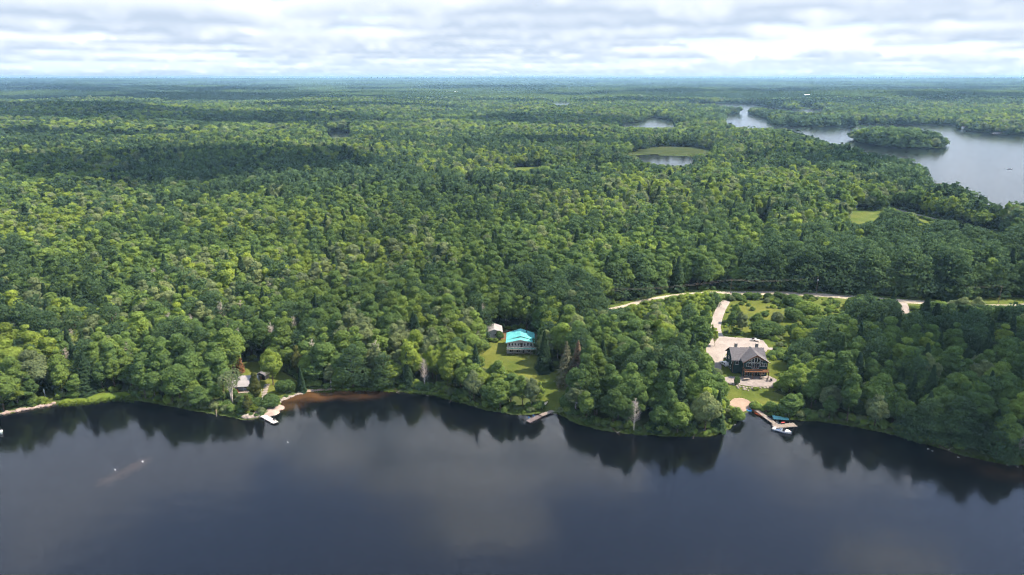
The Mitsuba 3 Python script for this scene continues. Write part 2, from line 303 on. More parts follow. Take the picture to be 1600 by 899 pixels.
drape('footpath', track.buffer(1.3).difference(lot), 'gravel_lot', .12, label='narrow gravel track leading right from the parking area')
drape('country_road', backr_b, 'asphalt_old', .12, step=3, label='grey country road beside the back lake')
drape('beach', beach, 'sand_beach', .09, label='small sandy beach below the dark timber house')

# ------------------------------------------------------------------ trees
def rnd(seed): return np.random.default_rng(seed)
def sph(g, n):
    v = g.normal(size=(n, 3)); return v / np.linalg.norm(v, axis=1, keepdims=True)
def tris(g, P, N, s, aspect=1.0, along=None):
    """One leafy spray per point: a triangle across N, of size s."""
    n = len(P)
    t = along if along is not None else sph(g, n)
    a = np.cross(N, t); a /= np.linalg.norm(a, axis=1, keepdims=True) + 1e-9
    b = np.cross(N, a)
    s = np.broadcast_to(s, (n,)) * g.uniform(.7, 1.3, n)
    th = g.uniform(0, 2 * PI, n) if along is None else np.full(n, PI / 2)
    V = []
    for k in range(3):
        c, d = np.cos(th + k * 2.094)[:, None], np.sin(th + k * 2.094)[:, None]
        V.append(P + (a * c / math.sqrt(aspect) + b * d * math.sqrt(aspect)) * (s * .66)[:, None])
    v = np.stack(V, 1).reshape(-1, 3)
    return v, np.arange(3 * n).reshape(-1, 3)
def from_lobes(g, C, R, n, s, flat=.85, jit=.6):
    """Sprays over the outer skin of a heap of lobes."""
    w = R[:, 0] ** 2; k = g.choice(len(C), int(n * 2.2), p=w / w.sum())
    D = sph(g, len(k)); D[:, 2] = D[:, 2] * .9 + .22; D /= np.linalg.norm(D, axis=1, keepdims=True)
    P = C[k] + D * R[k] * g.uniform(.72, 1.14, len(k))[:, None]
    q = np.linalg.norm((P[:, None] - C[None]) / R[None], axis=2); q[np.arange(len(k)), k] = 9
    keep = np.flatnonzero(q.min(1) > .80)[:n]
    P, D = P[keep], D[keep]
    N = D + sph(g, len(P)) * jit; N /= np.linalg.norm(N, axis=1, keepdims=True)
    return tris(g, P, N, s)
def crown_lobes(g, h, base, r, nl, lr=.40, peak=.0):
    D = sph(g, nl); D[:, 2] = np.abs(D[:, 2]) * 1.0 - .42 * (g.uniform(size=nl) < .38) - .0
    D /= np.linalg.norm(D, axis=1, keepdims=True)
    ch = (h - base) / 2
    C = D * g.uniform(.50, .68, nl)[:, None] * np.array([r, r, ch]) + [0, 0, base + ch]
    C = np.vstack([C, [[0, 0, base + ch * 1.0]], [[g.normal() * .1 * r, g.normal() * .1 * r, h - lr * r * .95]]])
    rad = lr * r * g.uniform(.55, 1.45, len(C)); rad[-2] = .62 * r
    R = np.stack([rad, rad, rad * g.uniform(.75, .95, len(C))], 1); R[-2, 2] = ch * .62
    return C, R
def stem(points, radii, sides=6):
    from_ = []
    p = np.array(points, float); t = np.gradient(p, axis=0); t /= np.linalg.norm(t, axis=1, keepdims=True)
    a = np.cross(t, [0, 1, .01]); a /= np.linalg.norm(a, axis=1, keepdims=True); b = np.cross(t, a)
    th = np.arange(sides) * 2 * PI / sides
    v = p[:, None] + np.array(radii)[:, None, None] * (np.cos(th)[None, :, None] * a[:, None] + np.sin(th)[None, :, None] * b[:, None])
    i, j = np.meshgrid(np.arange(len(p) - 1), np.arange(sides), indexing='ij')
    q = np.stack([i * sides + j, i * sides + (j + 1) % sides, (i + 1) * sides + (j + 1) % sides, (i + 1) * sides + j], -1).reshape(-1, 4)
    return v.reshape(-1, 3), np.vstack([q[:, [0, 1, 2]], q[:, [0, 2, 3]]])
def join(ms):
    V, F, n = [], [], 0
    for v, f in ms: V.append(v); F.append(np.asarray(f) + n); n += len(v)
    return np.vstack(V), np.vstack(F)
def trunk(g, h, top, r0, limbs=5, reach=2.5, lean=.3):
    ex = g.normal(size=2) * lean
    ms = [stem([[0, 0, -.6], [ex[0] * .3, ex[1] * .3, top * .45], [ex[0], ex[1], top]], [r0, r0 * .7, r0 * .15])]
    for k in range(limbs):
        a, z = g.uniform(0, 2 * PI), g.uniform(.35, .8) * top
        q = reach * g.uniform(.6, 1)
        ms.append(stem([[ex[0] * .5, ex[1] * .5, z], [math.cos(a) * q * .5, math.sin(a) * q * .5, z + q * .45], [math.cos(a) * q, math.sin(a) * q, z + q * .8]], [r0 * .4, r0 * .25, r0 * .08], 4))
    return join(ms)
# every kind is built 1:1 in metres; the copies are scaled a little
def broadleaf(seed, h, base, r, n, s, nl, lr=.40):
    g = rnd(seed); C, R = crown_lobes(g, h, base, r, nl, lr)
    return from_lobes(g, C, R, n, s)
def spruce(seed, h, r, n, s, base=.6):
    g = rnd(seed); t = g.uniform(0, 1, n) ** 1.35; a = g.uniform(0, 2 * PI, n)
    lay = 12 + seed % 4
    ph = (t * lay) % 1.0
    R = r * (1 - t) ** .92 * (1.05 - .42 * ph) + .12
    q = R * g.uniform(.45, 1.0, n) ** .6
    wob = 1 + .14 * np.sin(a * 3 + seed) + .10 * np.sin(a * 7 + t * 30)
    P = np.stack([np.cos(a) * q * wob, np.sin(a) * q * wob, base + (h - base) * t - .25 * q], 1)
    out = np.stack([np.cos(a), np.sin(a), np.full(n, -.35)], 1)
    N = np.stack([np.cos(a) * .55, np.sin(a) * .55, np.ones(n)], 1) + sph(g, n) * .45; N /= np.linalg.norm(N, axis=1, keepdims=True)
    return tris(g, P, N, s * (.55 + .6 * (1 - t)), 1.5, along=np.cross(out, N))
def pine(seed, h, r, n, s):
    g = rnd(seed); nl = 17
    t = np.linspace(.13, .97, nl) + g.normal(size=nl) * .02; a = np.arange(nl) * 2.4 + g.normal(size=nl) * .4
    rad = r * np.clip(1.15 - t, .12, .75) / .62
    C = np.stack([np.cos(a) * rad * .62, np.sin(a) * rad * .62, h * t], 1)
    R = np.stack([rad * .62 + .5, rad * .62 + .5, .55 + rad * .28], 1)
    return from_lobes(g, C, R, n, s, jit=.5)

GROUPS = {}
def group(key, parts):
    scene[key] = {'type': 'shapegroup', **{k: mikit.ply(m, b) for k, (m, b) in parts.items()}}
    GROUPS[key] = 1
KINDS = {}      # (kind, tone, lod) -> list of groups
HT = {'broad': 15.0, 'tall': 16.5, 'spruce': 15.0, 'pine': 18.0, 'bush': 4.0}
LOD = [(5200, .48), (1800, .84), (300, 2.05), (60, 4.0)]
def lod_mesh(kind, sd, l):
    n, s = LOD[l]
    if kind == 'broad': return broadleaf(sd, 15, .9, 4.4, n, s, [36, 28, 18, 10][l], [.30, .33, .39, .46][l])
    if kind == 'tall': return broadleaf(sd, 16.5, .9, 3.3, int(n * .9), s * .92, [40, 30, 20, 12][l], [.31, .34, .40, .44][l])
    if kind == 'spruce': return spruce(sd, 15, 3.1, int(n * .7), s * 1.2)
    if kind == 'pine': return pine(sd, 18, 4.2, int(n * .9), s * .95)
    if kind == 'bush': return broadleaf(sd, 4.0, -.4, 2.6, int(n * .45), s * .78, 12, .46)
for kind in ('broad', 'tall', 'spruce', 'pine', 'bush'):
    tones = range(4) if kind in ('broad', 'tall', 'bush') else [0]
    for tone in tones:
        m = LEAVES[tone] if kind in ('broad', 'tall', 'bush') else NEEDLE if kind == 'spruce' else PINE
        for l in range(4):
            if kind == 'bush' and l > 1: continue
            for v in range(5 if l < 2 else 3):
                key = f'{kind}_{tone}_{l}_{v}'
                sd = 100 + 17 * v + 5 * tone + len(kind) * 31
                parts = {'crown': (lod_mesh(kind, sd, l), m)}
                if l == 0 and kind != 'bush':
                    parts['trunk'] = (trunk(rnd(sd + 1), 15, HT[kind] * .85, .22 if kind != 'pine' else .3, 6), BARK_PALE if (kind == 'tall' and tone == 3) else BARK)
                if l == 1 and kind != 'bush':
                    parts['trunk'] = (stem([[0, 0, -.6], [0, 0, HT[kind] * .7]], [.2, .07], 4), BARK)
                group(key, parts)
                KINDS.setdefault((kind, tone, l), []).append(key)
def place(key, grp, p, sc, rz, sz=None, tilt=(0, 0)):
    sz = sz or sc
    m = T().translate([float(p[0]), float(p[1]), float(p[2])]).rotate([0, 0, 1], math.degrees(rz))
    if tilt[1]: m = m.rotate([1, 0, 0], tilt[1])
    scene[key] = {'type': 'instance', 'to_world': m.scale([sc, sc, sz]), 'group': {'type': 'ref', 'id': grp}}

g = rnd(42)
def scatter(r0, r1, step):
    """Jittered points of the land in a ring sector, with the room each one has."""
    w = r1 * math.sin(math.radians(44))
    X, Y = np.meshgrid(np.arange(-w, w, step), np.arange(100, r1, step * .92))
    X = X + (np.arange(len(X)) % 2)[:, None] * step * .5
    X, Y = (X + g.uniform(-.36, .36, X.shape) * step).ravel(), (Y + g.uniform(-.36, .36, Y.shape) * step).ravel()
    R = np.hypot(X, Y)
    k = (R >= r0) & (R < r1) & (np.abs(np.arctan2(X, Y)) < math.radians(39.5) + 14 / R)
    return X[k], Y[k]
pine_zone = unary_union([gpoly([(1150, 452), (1180, 420), (1250, 395), (1330, 375), (1450, 365), (1600, 400), (1660, 470), (1500, 468), (1420, 466), (1330, 460), (1240, 454)]),
                         gpoly([(800, 505), (780, 480), (840, 470), (900, 490), (945, 500), (990, 540), (960, 580), (905, 540), (850, 515)]),
                         gpoly([(1380, 300), (1450, 285), (1530, 315), (1600, 335), (1660, 380), (1600, 385), (1520, 345), (1420, 325)]),
                         gpoly([(1200, 268), (1340, 262), (1450, 295), (1380, 310), (1300, 290), (1210, 282)]), island])
young_zone = gpoly([(935, 498), (985, 483), (1060, 468), (1120, 464), (1112, 500), (1100, 530), (1060, 535), (1000, 530), (965, 520)])
bush_zone = gpoly([(1195, 468), (1335, 470), (1340, 496), (1280, 520), (1285, 545), (1255, 560), (1238, 530)])
dim_zone = unary_union([gpoly([(880, 640), (900, 560), (960, 530), (1060, 545), (1115, 560), (1135, 660), (1060, 684), (950, 676)]), gpoly([(1205, 652), (1222, 600), (1250, 550), (1300, 520), (1400, 500), (1660, 500), (1660, 745), (1500, 712), (1330, 668)])])
low_zone = gpoly([(1218, 575), (1236, 552), (1285, 552), (1285, 600), (1275, 645), (1236, 648), (1222, 630)])
for z_ in (low_zone, pine_zone, young_zone, bush_zone, dim_zone): shapely.prepare(z_)
def keep_clear(x, y):
    near = NG.inside(x, y, 2)
    return ~np.where(near, ndimage.map_coordinates(bn.astype(np.float32), [(y - NG.y0), (x - NG.x0)], order=1, mode='nearest') > .3,
                     ndimage.map_coordinates(bf.astype(np.float32), [(y - FG.y0) / FG.s, (x - FG.x0) / FG.s], order=1, mode='constant') > .45)
def sight(x, y):
    """How tall a tree may grow at (x, y) before it hides open ground behind it."""
    r = np.hypot(x, y); ux, uy = x / r, y / r
    out, zg = np.full(len(x), 60.0), land(x, y)
    for s in np.concatenate([np.arange(2, 60, 3), np.arange(60, 400, 12)]):
        X, Y = x + ux * s, y + uy * s
        near = NG.inside(X, Y, 2)
        hit = np.where(near, NG.sample(sn, X, Y, 0), FG.sample(sf, X, Y, 0)) > .5
        zb = np.where(hit, .8, 0)
        hm = (H - zg) * s / (r + s) * 1.0 + 1.0
        out = np.where(hit, np.minimum(out, hm), out)
    return out
FOREST = 0
near_trees = []      # (x, y, z, kind, tone, group, scale, height scale, turn)
def species(x, y):
    n = len(x)
    q = lambda s, sd: meshkit.noise(np.stack([x / s, y / s, x * 0], -1), seed=sd)
    con = .12 + .75 * np.clip((q(170., 21) * .7 + q(60., 22) * .3 - .52) * 4.0, 0, 1)
    far = sm(500, 1400, np.hypot(x, y)); con = con + .18 * far
    con = np.where(shapely.contains_xy(pine_zone, x, y), .82, con)
    u = g.uniform(size=n)
    kind = np.where(u < con * .45, 'spruce', np.where(u < con, 'pine', np.where(g.uniform(size=n) < .58, 'tall', 'broad')))
    kind = np.where(shapely.contains_xy(pine_zone, x, y) & (kind == 'spruce') & (g.uniform(size=n) < .6), 'pine', kind)
    tq = q(120., 31) * .5 + q(38., 32) * .5 + g.normal(size=n) * .16
    tone = np.select([tq < .37, tq < .58, tq < .70], [2, 0, 3], 1)
    yz = shapely.contains_xy(young_zone, x, y); kind = np.where(yz & (g.uniform(size=n) < .8), 'tall', kind); tone = np.where(yz, np.where(g.uniform(size=n) < .5, 1, 0), tone)
    dz = shapely.contains_xy(dim_zone, x, y); tone = np.where(dz & (g.uniform(size=n) < .6), 2, tone)
    return kind, tone
for ring, (r0, r1, step, l, grow) in enumerate([(150, 345, 5.1, 0, 1.0), (345, 620, 5.5, 1, 1.0), (620, 1350, 6.8, 2, 1.12), (1350, 3700, 10.5, 3, 1.5)]):
    x, y = scatter(r0, r1, step)
    d = shore_dist(x, y)
    k = (d > .5 + .6 * g.uniform(size=len(x))) & keep_clear(x, y)
    x, y, d = x[k], y[k], d[k]
    cap = sight(x, y)
    kind, tone = species(x, y)
    z = land(x, y)
    hs = g.uniform(.62, 1.26, len(x)) * np.where(kind == 'spruce', 1.12, 1.0) * (.86 + .3 * meshkit.noise(np.stack([x / 60, y / 60, x * 0], -1), seed=71))
    hs = np.where(d < 6, hs * .82, hs)
    if ring >= 2: hs = hs * np.where(np.isin(kind, ['pine', 'spruce']), 1.02, 1.0)
    hs = np.where(shapely.contains_xy(pine_zone, x, y), hs * 1.12, hs); hs = np.where(shapely.contains_xy(young_zone, x, y), hs * .55, hs); hs = np.where(shapely.contains_xy(bush_zone, x, y), hs * .26, hs); hs = np.where(shapely.contains_xy(low_zone, x, y), hs * .55, hs)
    for i in range(len(x)):
        kd, tn = str(kind[i]), int(tone[i]) if kind[i] in ('broad', 'tall') else 0
        hh = min(HT[kd] * hs[i], cap[i])
        if hh < 1.6: continue
        if hh < 5.5 and l < 2:
            kd, tn = 'bush', int(tone[i])
        grp = KINDS[(kd, tn, l)]; grp = grp[int(g.integers(len(grp)))]
        sz = hh / HT[kd]
        sc = min(max(hs[i], .85) * 1.12, sz * 1.45) * grow * float(g.uniform(.85, 1.25)) if kd != 'bush' else sz * float(g.uniform(.9, 1.3))
        rz = float(g.uniform(0, 2 * PI))
        if ring == 0:
            near_trees.append((x[i], y[i], z[i], kd, tn, grp, sc, sz, rz)); continue
        place(f'forest__{FOREST:06d}', grp, (x[i], y[i], z[i] - .1), sc, rz, sz); FOREST += 1
labels['forest'] = {'label': 'dense mixed green forest stretching inland from the lake shore', 'category': 'forest', 'kind': 'stuff'}
# the canopy beyond, where single trees no longer show
fr = [3550.0]
while fr[-1] < 40000: fr.append(fr[-1] + max(16, fr[-1] * .0062))
fg = rnd(7)
def canopy(x, y, R, A):
    z = land(x, y)
    inner = FG.inside(x, y, 20)
    wet = inner & (FG.sample(df, x, y) < 6)
    t = 9 + fg.uniform(0, 8, x.shape) + 5 * (meshkit.noise(np.stack([x / 260, y / 260, x * 0], -1), seed=3) - .5)
    t = t * sm(3500, 3700, R + 0 * x) + 1
    return np.where(wet, -1.0, z + t)
cv, cf = fan(np.array(fr), np.radians(np.linspace(-40, 40, 1250)), canopy)
def canopy_col(p, n, uv):
    a = mikit.fbm(p.x * .0022, p.y * .0011, 1.0, octaves=4); b = mikit.noise(p.x * .02, p.y * .01, 3.0); c = mikit.cell_rand(p.x * .09, p.y * .03, 1.0)
    k = dr.clip((a - .5) * 3.2 + .5 + (b - .5) * .5, 0, 1)
    return mikit.mix((.016, .034, .018), (.046, .078, .026), k) * (.75 + .5 * c)
mat('canopy_far', {'type': 'diffuse', 'reflectance': mikit.proc(canopy_col)})
add('far_forest', (cv, cf), 'canopy_far', smooth=True)
labels['far_forest'] = {'label': 'distant blue green forest canopy rolling away to the horizon', 'category': 'forest', 'kind': 'stuff'}
#MORE_BEGIN
# ------------------------------------------------------------------ clouds overhead that shade parts of the land (above the picture's upper edge)
scene['cloud_white'] = {'type': 'principledthin', 'base_color': rgb((.86, .91, .97)), 'roughness': .9, 'diff_trans': 1.5, 'eta': 1.2}
ico4 = trimesh.creation.icosphere(4)
def cloud(key, gx, gy, rx, ry, hgt, seed):
    """A flat based heap whose shadow falls around (gx, gy)."""
    v = ico4.vertices.copy()
    q = meshkit.fbm(v * 1.3 + seed * 7.3, 4, seed=seed) - .5
    q2 = meshkit.fbm(v * 4.1 + seed * 3.1, 3, seed=seed + 9) - .5
    v = v * (1 + 2.1 * q + .9 * q2)[:, None]
    v[:, 2] = np.where(v[:, 2] < 0, v[:, 2] * .18, v[:, 2])
    th = min(rx, ry, 420) * .42
    c = np.array([gx, gy, 0]) + SUN * (hgt / SUN[2])
    add(key, (v * [rx, ry, th] + c, ico4.faces), 'cloud_white', smooth=True)
CL = [(-900, 1800, 480, 190, 900), (-1500, 2050, 420, 160, 900), (-430, 860, 200, 120, 800), (160, 1800, 260, 170, 900), (410, 900, 90, 100, 800), (228, 240, 96, 50, 700), (-1900, 3700, 1300, 420, 1000), (-1200, 4700, 1100, 300, 1100), (-500, 2600, 300, 140, 950),
      (-780, 1290, 130, 60, 850), (900, 3200, 700, 240, 1000), (2300, 3300, 500, 330, 1000), (500, 4900, 900, 420, 1200), (-3600, 6300, 1500, 700, 1400), (2600, 6000, 1300, 600, 1400), (-400, 7300, 1300, 520, 1500),
      (4800, 7000, 900, 700, 1400), (-5200, 8000, 1300, 500, 1500), (90, 1180, 110, 60, 850), (-2600, 5300, 900, 170, 1200), (1500, 4500, 650, 140, 1200), (3500, 5000, 700, 150, 1250), (-200, 3300, 420, 110, 1000)]
for i, c in enumerate(CL): cloud(f'clouds__{i:03d}', *c, seed=31 + i)
labels['clouds'] = {'label': 'white cumulus clouds overhead that throw shade on the forest', 'category': 'clouds', 'kind': 'stuff'}

# ------------------------------------------------------------------ materials of built things
worn('wood_dock', (.15, .13, .14), .2, 1.5); worn('roof_turquoise', (.10, .42, .43), .12, .5, rough=.5); worn('siding_grey', (.36, .36, .355), .07, 1.5); worn('siding_pale', (.45, .45, .435), .06, 1.2)
worn('trim_white', (.60, .60, .585), .05, 2); worn('wood_weathered', (.25, .222, .20), .18, 1.4, stretch=(1, 3, 1)); worn('wood_brown', (.20, .105, .065), .16, 1.5)
worn('timber_green', (.028, .058, .060), .12, 1.0); worn('shingle_grey', (.125, .125, .14), .14, 1.8); worn('shingle_pale', (.30, .30, .32), .10, 1.3)
worn('stone_pale', (.27, .245, .225), .22, .9); worn('granite_pink', (.31, .255, .235), .25, .7); worn('paver_grey', (.26, .24, .235), .12, 1.2); worn('stone_dark', (.22, .21, .20), .2, 1.2)
worn('wall_blue_grey', (.28, .33, .38), .08, 1.0); worn('metal_dark', (.03, .03, .035), .1, 2, rough=.4); worn('paint_red', (.42, .05, .045), .1, 2, rough=.4); worn('paint_orange', (.55, .13, .04), .1, 2, rough=.4)
worn('paint_blue', (.04, .22, .50), .1, 2, rough=.35); worn('mat_turquoise', (.18, .50, .56), .1, .8, rough=.4); worn('hull_white', (.60, .61, .62), .05, 1.5, rough=.3); worn('seat_blue', (.08, .16, .33), .1, 2)
worn('canoe_cream', (.66, .60, .48), .08, 1.5, rough=.4); worn('pole_wood', (.20, .16, .13), .2, 1.0)
scene['window_glass'] = {'type': 'principled', 'base_color': rgb((.018, .022, .028)), 'roughness': .06, 'specular': .6}

def box(x0, x1, y0, y1, z0, z1):
    v = np.array([[x, y, z] for x in (x0, x1) for y in (y0, y1) for z in (z0, z1)], float)
    f = np.array([[0, 1, 3], [0, 3, 2], [4, 6, 7], [4, 7, 5], [0, 4, 5], [0, 5, 1], [2, 3, 7], [2, 7, 6], [0, 2, 6], [0, 6, 4], [1, 5, 7], [1, 7, 3]])
    return v, f
def tube(a, b, r, n=8, r2=None):
    return stem([a, (np.array(a, float) + np.array(b, float)) / 2, b], [r, ((r2 or r) + r) / 2, r2 or r], n)
def prism(pts, a, b, axis='y'):
    """The outline pts (two coordinates) drawn out along y (or x) from a to b, with closed ends."""
    n = len(pts); P = np.array(pts, float)
    mk = (lambda q: np.column_stack([P[:, 0], np.full(n, q), P[:, 1]])) if axis == 'y' else (lambda q: np.column_stack([np.full(n, q), P[:, 0], P[:, 1]]))
    v = np.vstack([mk(a), mk(b)])
    f = [[i, (i + 1) % n, (i + 1) % n + n] for i in range(n)] + [[i, (i + 1) % n + n, i + n] for i in range(n)]
    tri = trimesh.creation.triangulate_polygon(Polygon(pts), engine='earcut')
    tv, tf = tri
    loc = {tuple(np.round(p, 6)): i for i, p in enumerate(P)}
    idx = np.array([loc.get(tuple(np.round(p, 6)), 0) for p in tv])
    tf = idx[tf]
    return v, np.vstack([np.array(f), tf, tf[:, ::-1] + n])
def hull(L, W, D, bow=.45, stern=.9, sheer=.25, n=15, m=9, wall=.05):
    """An open boat hull: bow at +y, keel at z = 0, rim about D."""
    t = np.linspace(0, 1, n)
    def skin(off):
        V = []
        for u in t:
            w = (W / 2) * (1 - max(0, (u - bow) / (1 - bow)) ** 2.2) * (stern + (1 - stern) * min(1, u / .35)) - off
            w = max(w, .02)
            rim = D + sheer * max(0, u - .4) ** 2 * 2.2
            for k in np.linspace(-1, 1, m):
                V.append([w * math.sin(k * PI / 2), (u - .5) * (L - 2 * off), max(off, rim * (1 - math.cos(k * PI / 2)) ** .8 * (1 - .0) + .18 * D * max(0, u - .75) * 2 + (0 if off == 0 else off * .6))])
        return np.array(V)
    i, j = np.meshgrid(np.arange(n - 1), np.arange(m - 1), indexing='ij')
    q = np.stack([i * m + j, i * m + j + 1, (i + 1) * m + j + 1, (i + 1) * m + j], -1).reshape(-1, 4)
    f = np.vstack([q[:, [0, 1, 2]], q[:, [0, 2, 3]]])
    a, b = skin(0), skin(wall)
    N = len(a); ends = []
    for o in (0, (n - 1) * m):
        ends += [[o, o + k, o + k + 1] for k in range(1, m - 1)]
    rim = []
    for c in (0, m - 1):
        for k in range(n - 1):
            p, r = k * m + c, (k + 1) * m + c
            rim += [[p, r, r + N], [p, r + N, p + N]]
    return np.vstack([a, b]), np.vstack([f, f[:, ::-1] + N, np.array(ends), np.array(rim)])
def lump(seed, r=(1, 1, 1), sub=2, rough=.35):
    m = trimesh.creation.icosphere(sub); v = m.vertices.copy()
    k = 1 + rough * 2 * (meshkit.noise(v * 1.1 + seed * 3.7, seed=seed) - .5) + rough * .7 * (meshkit.noise(v * 2.7 + seed, seed=seed + 1) - .5)
    v = v * k[:, None] * np.array(r)
    return v, np.array(m.faces)

class Thing:
    def __init__(t, name, label, cat, p, rz=0.0, group=None):
        k, i = name, 0
        while k in labels: i += 1; k = f'{name}_{i:03d}'
        t.key, t.p, t.rz, t.n = k, np.array(p, float), rz, {}
        labels[k] = {'label': label, 'category': cat}
        if group: labels[k]['group'] = group
    def w(t, m):
        v, f = (m.vertices, m.faces) if hasattr(m, 'vertices') else m
        c, s = math.cos(t.rz), math.sin(t.rz)
        v = np.asarray(v, float)
        return np.column_stack([v[:, 0] * c - v[:, 1] * s, v[:, 0] * s + v[:, 1] * c, v[:, 2]]) + t.p, f
    def part(t, name, mesh, m, parent=None, smooth=False, label=None, kind=None):
        base = (parent or t.key) + '__' + name
        k, i = base, 0
        while k in scene: i += 1; k = f'{base}_{i:03d}'
        add(k, t.w(mesh), m, smooth)
        if label or kind: labels[k] = {**({'label': label} if label else {}), **({'kind': kind} if kind else {})}
        return k
    def whole(t, mesh, m, smooth=False): add(t.key, t.w(mesh), m, smooth)
    def window(t, x0, x1, y, z0, z1, parent=None, frame='trim_white', axis='y', door=False, mull=0, out=-1):
        """A framed pane in a wall that faces -y (or, axis 'x', along out * x)."""
        e = .10
        def bx(a0, a1, d0, d1, c0, c1):
            lo, hi = sorted((y + out * d0, y + out * d1))
            return box(a0, a1, lo, hi, c0, c1) if axis == 'y' else box(lo, hi, a0, a1, c0, c1)
        w = t.part('door' if door else 'window', bx(x0 + e, x1 - e, .01, .03, z0 + e, z1 - e), 'window_glass', parent)
        fr = [bx(x0, x1, 0, .08, z1 - e, z1), bx(x0, x1, 0, .08, z0, z0 + e), bx(x0, x0 + e, 0, .075, z0 + e, z1 - e), bx(x1 - e, x1, 0, .075, z0 + e, z1 - e)]
        for k in range(mull):
            c = x0 + (x1 - x0) * (k + 1) / (mull + 1); fr.append(bx(c - .04, c + .04, .03, .07, z0 + e, z1 - e))
        t.part('frame', join(fr), frame, w)
def gable_roof(w, y0, y1, ze, zr, over=.4, th=.16, cx=0.0):
    """Two roof slabs over a ridge that runs along y; ze and zr: heights of eave (at the wall) and ridge."""
    k = (zr - ze) / (w / 2); xe = w / 2 + over; zl = ze - k * over
    L = prism([(cx - xe, zl), (cx, zr), (cx, zr + th), (cx - xe, zl + th)], y0, y1)
    R = prism([(cx, zr), (cx + xe, zl), (cx + xe, zl + th), (cx, zr + th)], y0, y1)
    return L, R

# ------------------------------------------------------------------ the house with the turquoise roof
p0 = on_land(813, 552.5); base = p0.copy(); base[2] += .05
h = Thing('turquoise_roof_house', 'grey two storey lake house with bright turquoise metal roof and front deck', 'house', base, rz=-.02)
W2 = 5.7
lw = h.part('lower_wall', box(-W2, W2, 0, 11, -.6, 2.7), 'siding_grey')
wl = h.part('wall', join([box(-W2 + .003, W2 - .003, .003, 10.99, 2.7, 5.0), prism([(-W2 + .003, 5.0), (W2 - .003, 5.0), (0, 6.75)], 2.4, 10.9), prism([(-W2 + .004, 5.0), (W2 - .004, 5.0), (0, 6.15)], .01, 2.4)]), 'siding_grey')
L, R = gable_roof(2 * W2, 2.3, 11.6, 5.02, 6.9, .45)
rf = h.part('roof', join([L, R]), 'roof_turquoise')
L, R = gable_roof(2 * W2, -.55, 2.3, 5.0, 6.25, .46, .14)
h.part('porch_roof', join([L, R]), 'roof_turquoise', label='brighter lower pitched front part of turquoise roof')
h.part('ridge_cap', prism([(-.22, 7.0), (.22, 7.0), (0, 7.13)], 2.2, 11.65), 'roof_turquoise', rf)
for k in range(13):
    x = -W2 + .2 + k * (2 * W2 - .4) / 12
    z = 6.9 - abs(x) * (6.9 - 5.02) / W2 + .16
    h.part('seam', box(x - .03, x + .03, 2.35, 11.55, z - .03, z + .06), 'roof_turquoise', rf)
h.part('fascia', join([prism([(-W2 - .46, 4.72), (0, 6.07), (0, 6.24), (-W2 - .46, 4.90)], -.60, -.55), prism([(0, 6.07), (W2 + .46, 4.72), (W2 + .46, 4.90), (0, 6.24)], -.60, -.55)]), 'trim_white')
for k in range(8):
    x = -5.2 + k * 1.32
    if k == 4: continue
    h.window(x, x + .98, 0, 3.35, 4.75, wl)
h.window(-.05 - .0, .95, 0, 2.85, 4.8, wl, frame='wood_brown', door=True)
for x in (-4.6, -1.6, 2.9): h.window(x, x + 1.5, 0, .5, 2.0, lw, mull=1)
h.window(.9, 1.9, 0, .05, 2.1, lw, door=True)
h.window(2, 3.5, -W2, 3.3, 4.5, wl, axis='x', out=-1)
dk = h.part('deck', box(-W2 - .1, W2 + 1.2, -2.4, -.003, 2.5, 2.68), 'wood_weathered')
for k in range(6):
    x = -W2 + .1 + k * (2 * W2 + .9) / 5
    h.part('post', box(x - .08, x + .08, -2.35, -2.19, -.6, 2.5), 'wood_weathered', dk)
h.part('railing', join([box(-W2 - .1, W2 + 1.2, -2.40, -2.32, 3.50, 3.60), box(-W2 - .1, W2 + 1.2, -2.39, -2.33, 2.78, 2.84)] + [box(x - .025, x + .025, -2.385, -2.335, 2.84, 3.5) for x in np.arange(-W2, W2 + 1.2, .3)]), 'trim_white', dk)
h.part('railing_band', box(-W2, W2 + 1.1, -2.31, -2.29, 2.9, 3.35), 'roof_turquoise', dk)
h.part('step', join([box(W2 + 1.2, W2 + 1.2 + .28 * (k + 1), -2.2, -1.0, 2.3 - .36 * k - .08, 2.3 - .36 * k) for k in range(7)]), 'wood_weathered', dk)
h.part('chimney', tube([2.6, 8.4, 5.6], [2.6, 8.4, 7.6], .16), 'metal_dark', rf)

s0 = on_land(772.5, 529); s0[2] += .02
s = Thing('garage', 'small pale garage with light grey gable roof behind the turquoise roofed house', 'garage', s0, rz=.06)
sw = s.part('wall', join([box(-3.4, 3.4, 0, 8, -.6, 2.9), prism([(-3.4, 2.9), (3.4, 2.9), (0, 4.1)], 0.002, 7.998)]), 'siding_pale')
L, R = gable_roof(6.8, -.4, 8.4, 2.95, 4.15, .4); s.part('roof', join([L, R]), 'shingle_pale')
s.window(-.6, .9, 0, 1.2, 2.1, sw); s.part('door', box(-2.6, -1.6, -.06, -.005, 0, 2.1), 'trim_white')
s.window(2, 3.4, 3.4, 1.2, 2.1, sw, axis='x', out=1)

# ------------------------------------------------------------------ the dark timber house
c0 = on_land(1178.5, 588.5)
h = Thing('timber_house', 'dark green timber chalet with grey shingle roof and large white framed gable windows', 'house', c0 + [0, 0, .05], rz=-.03)
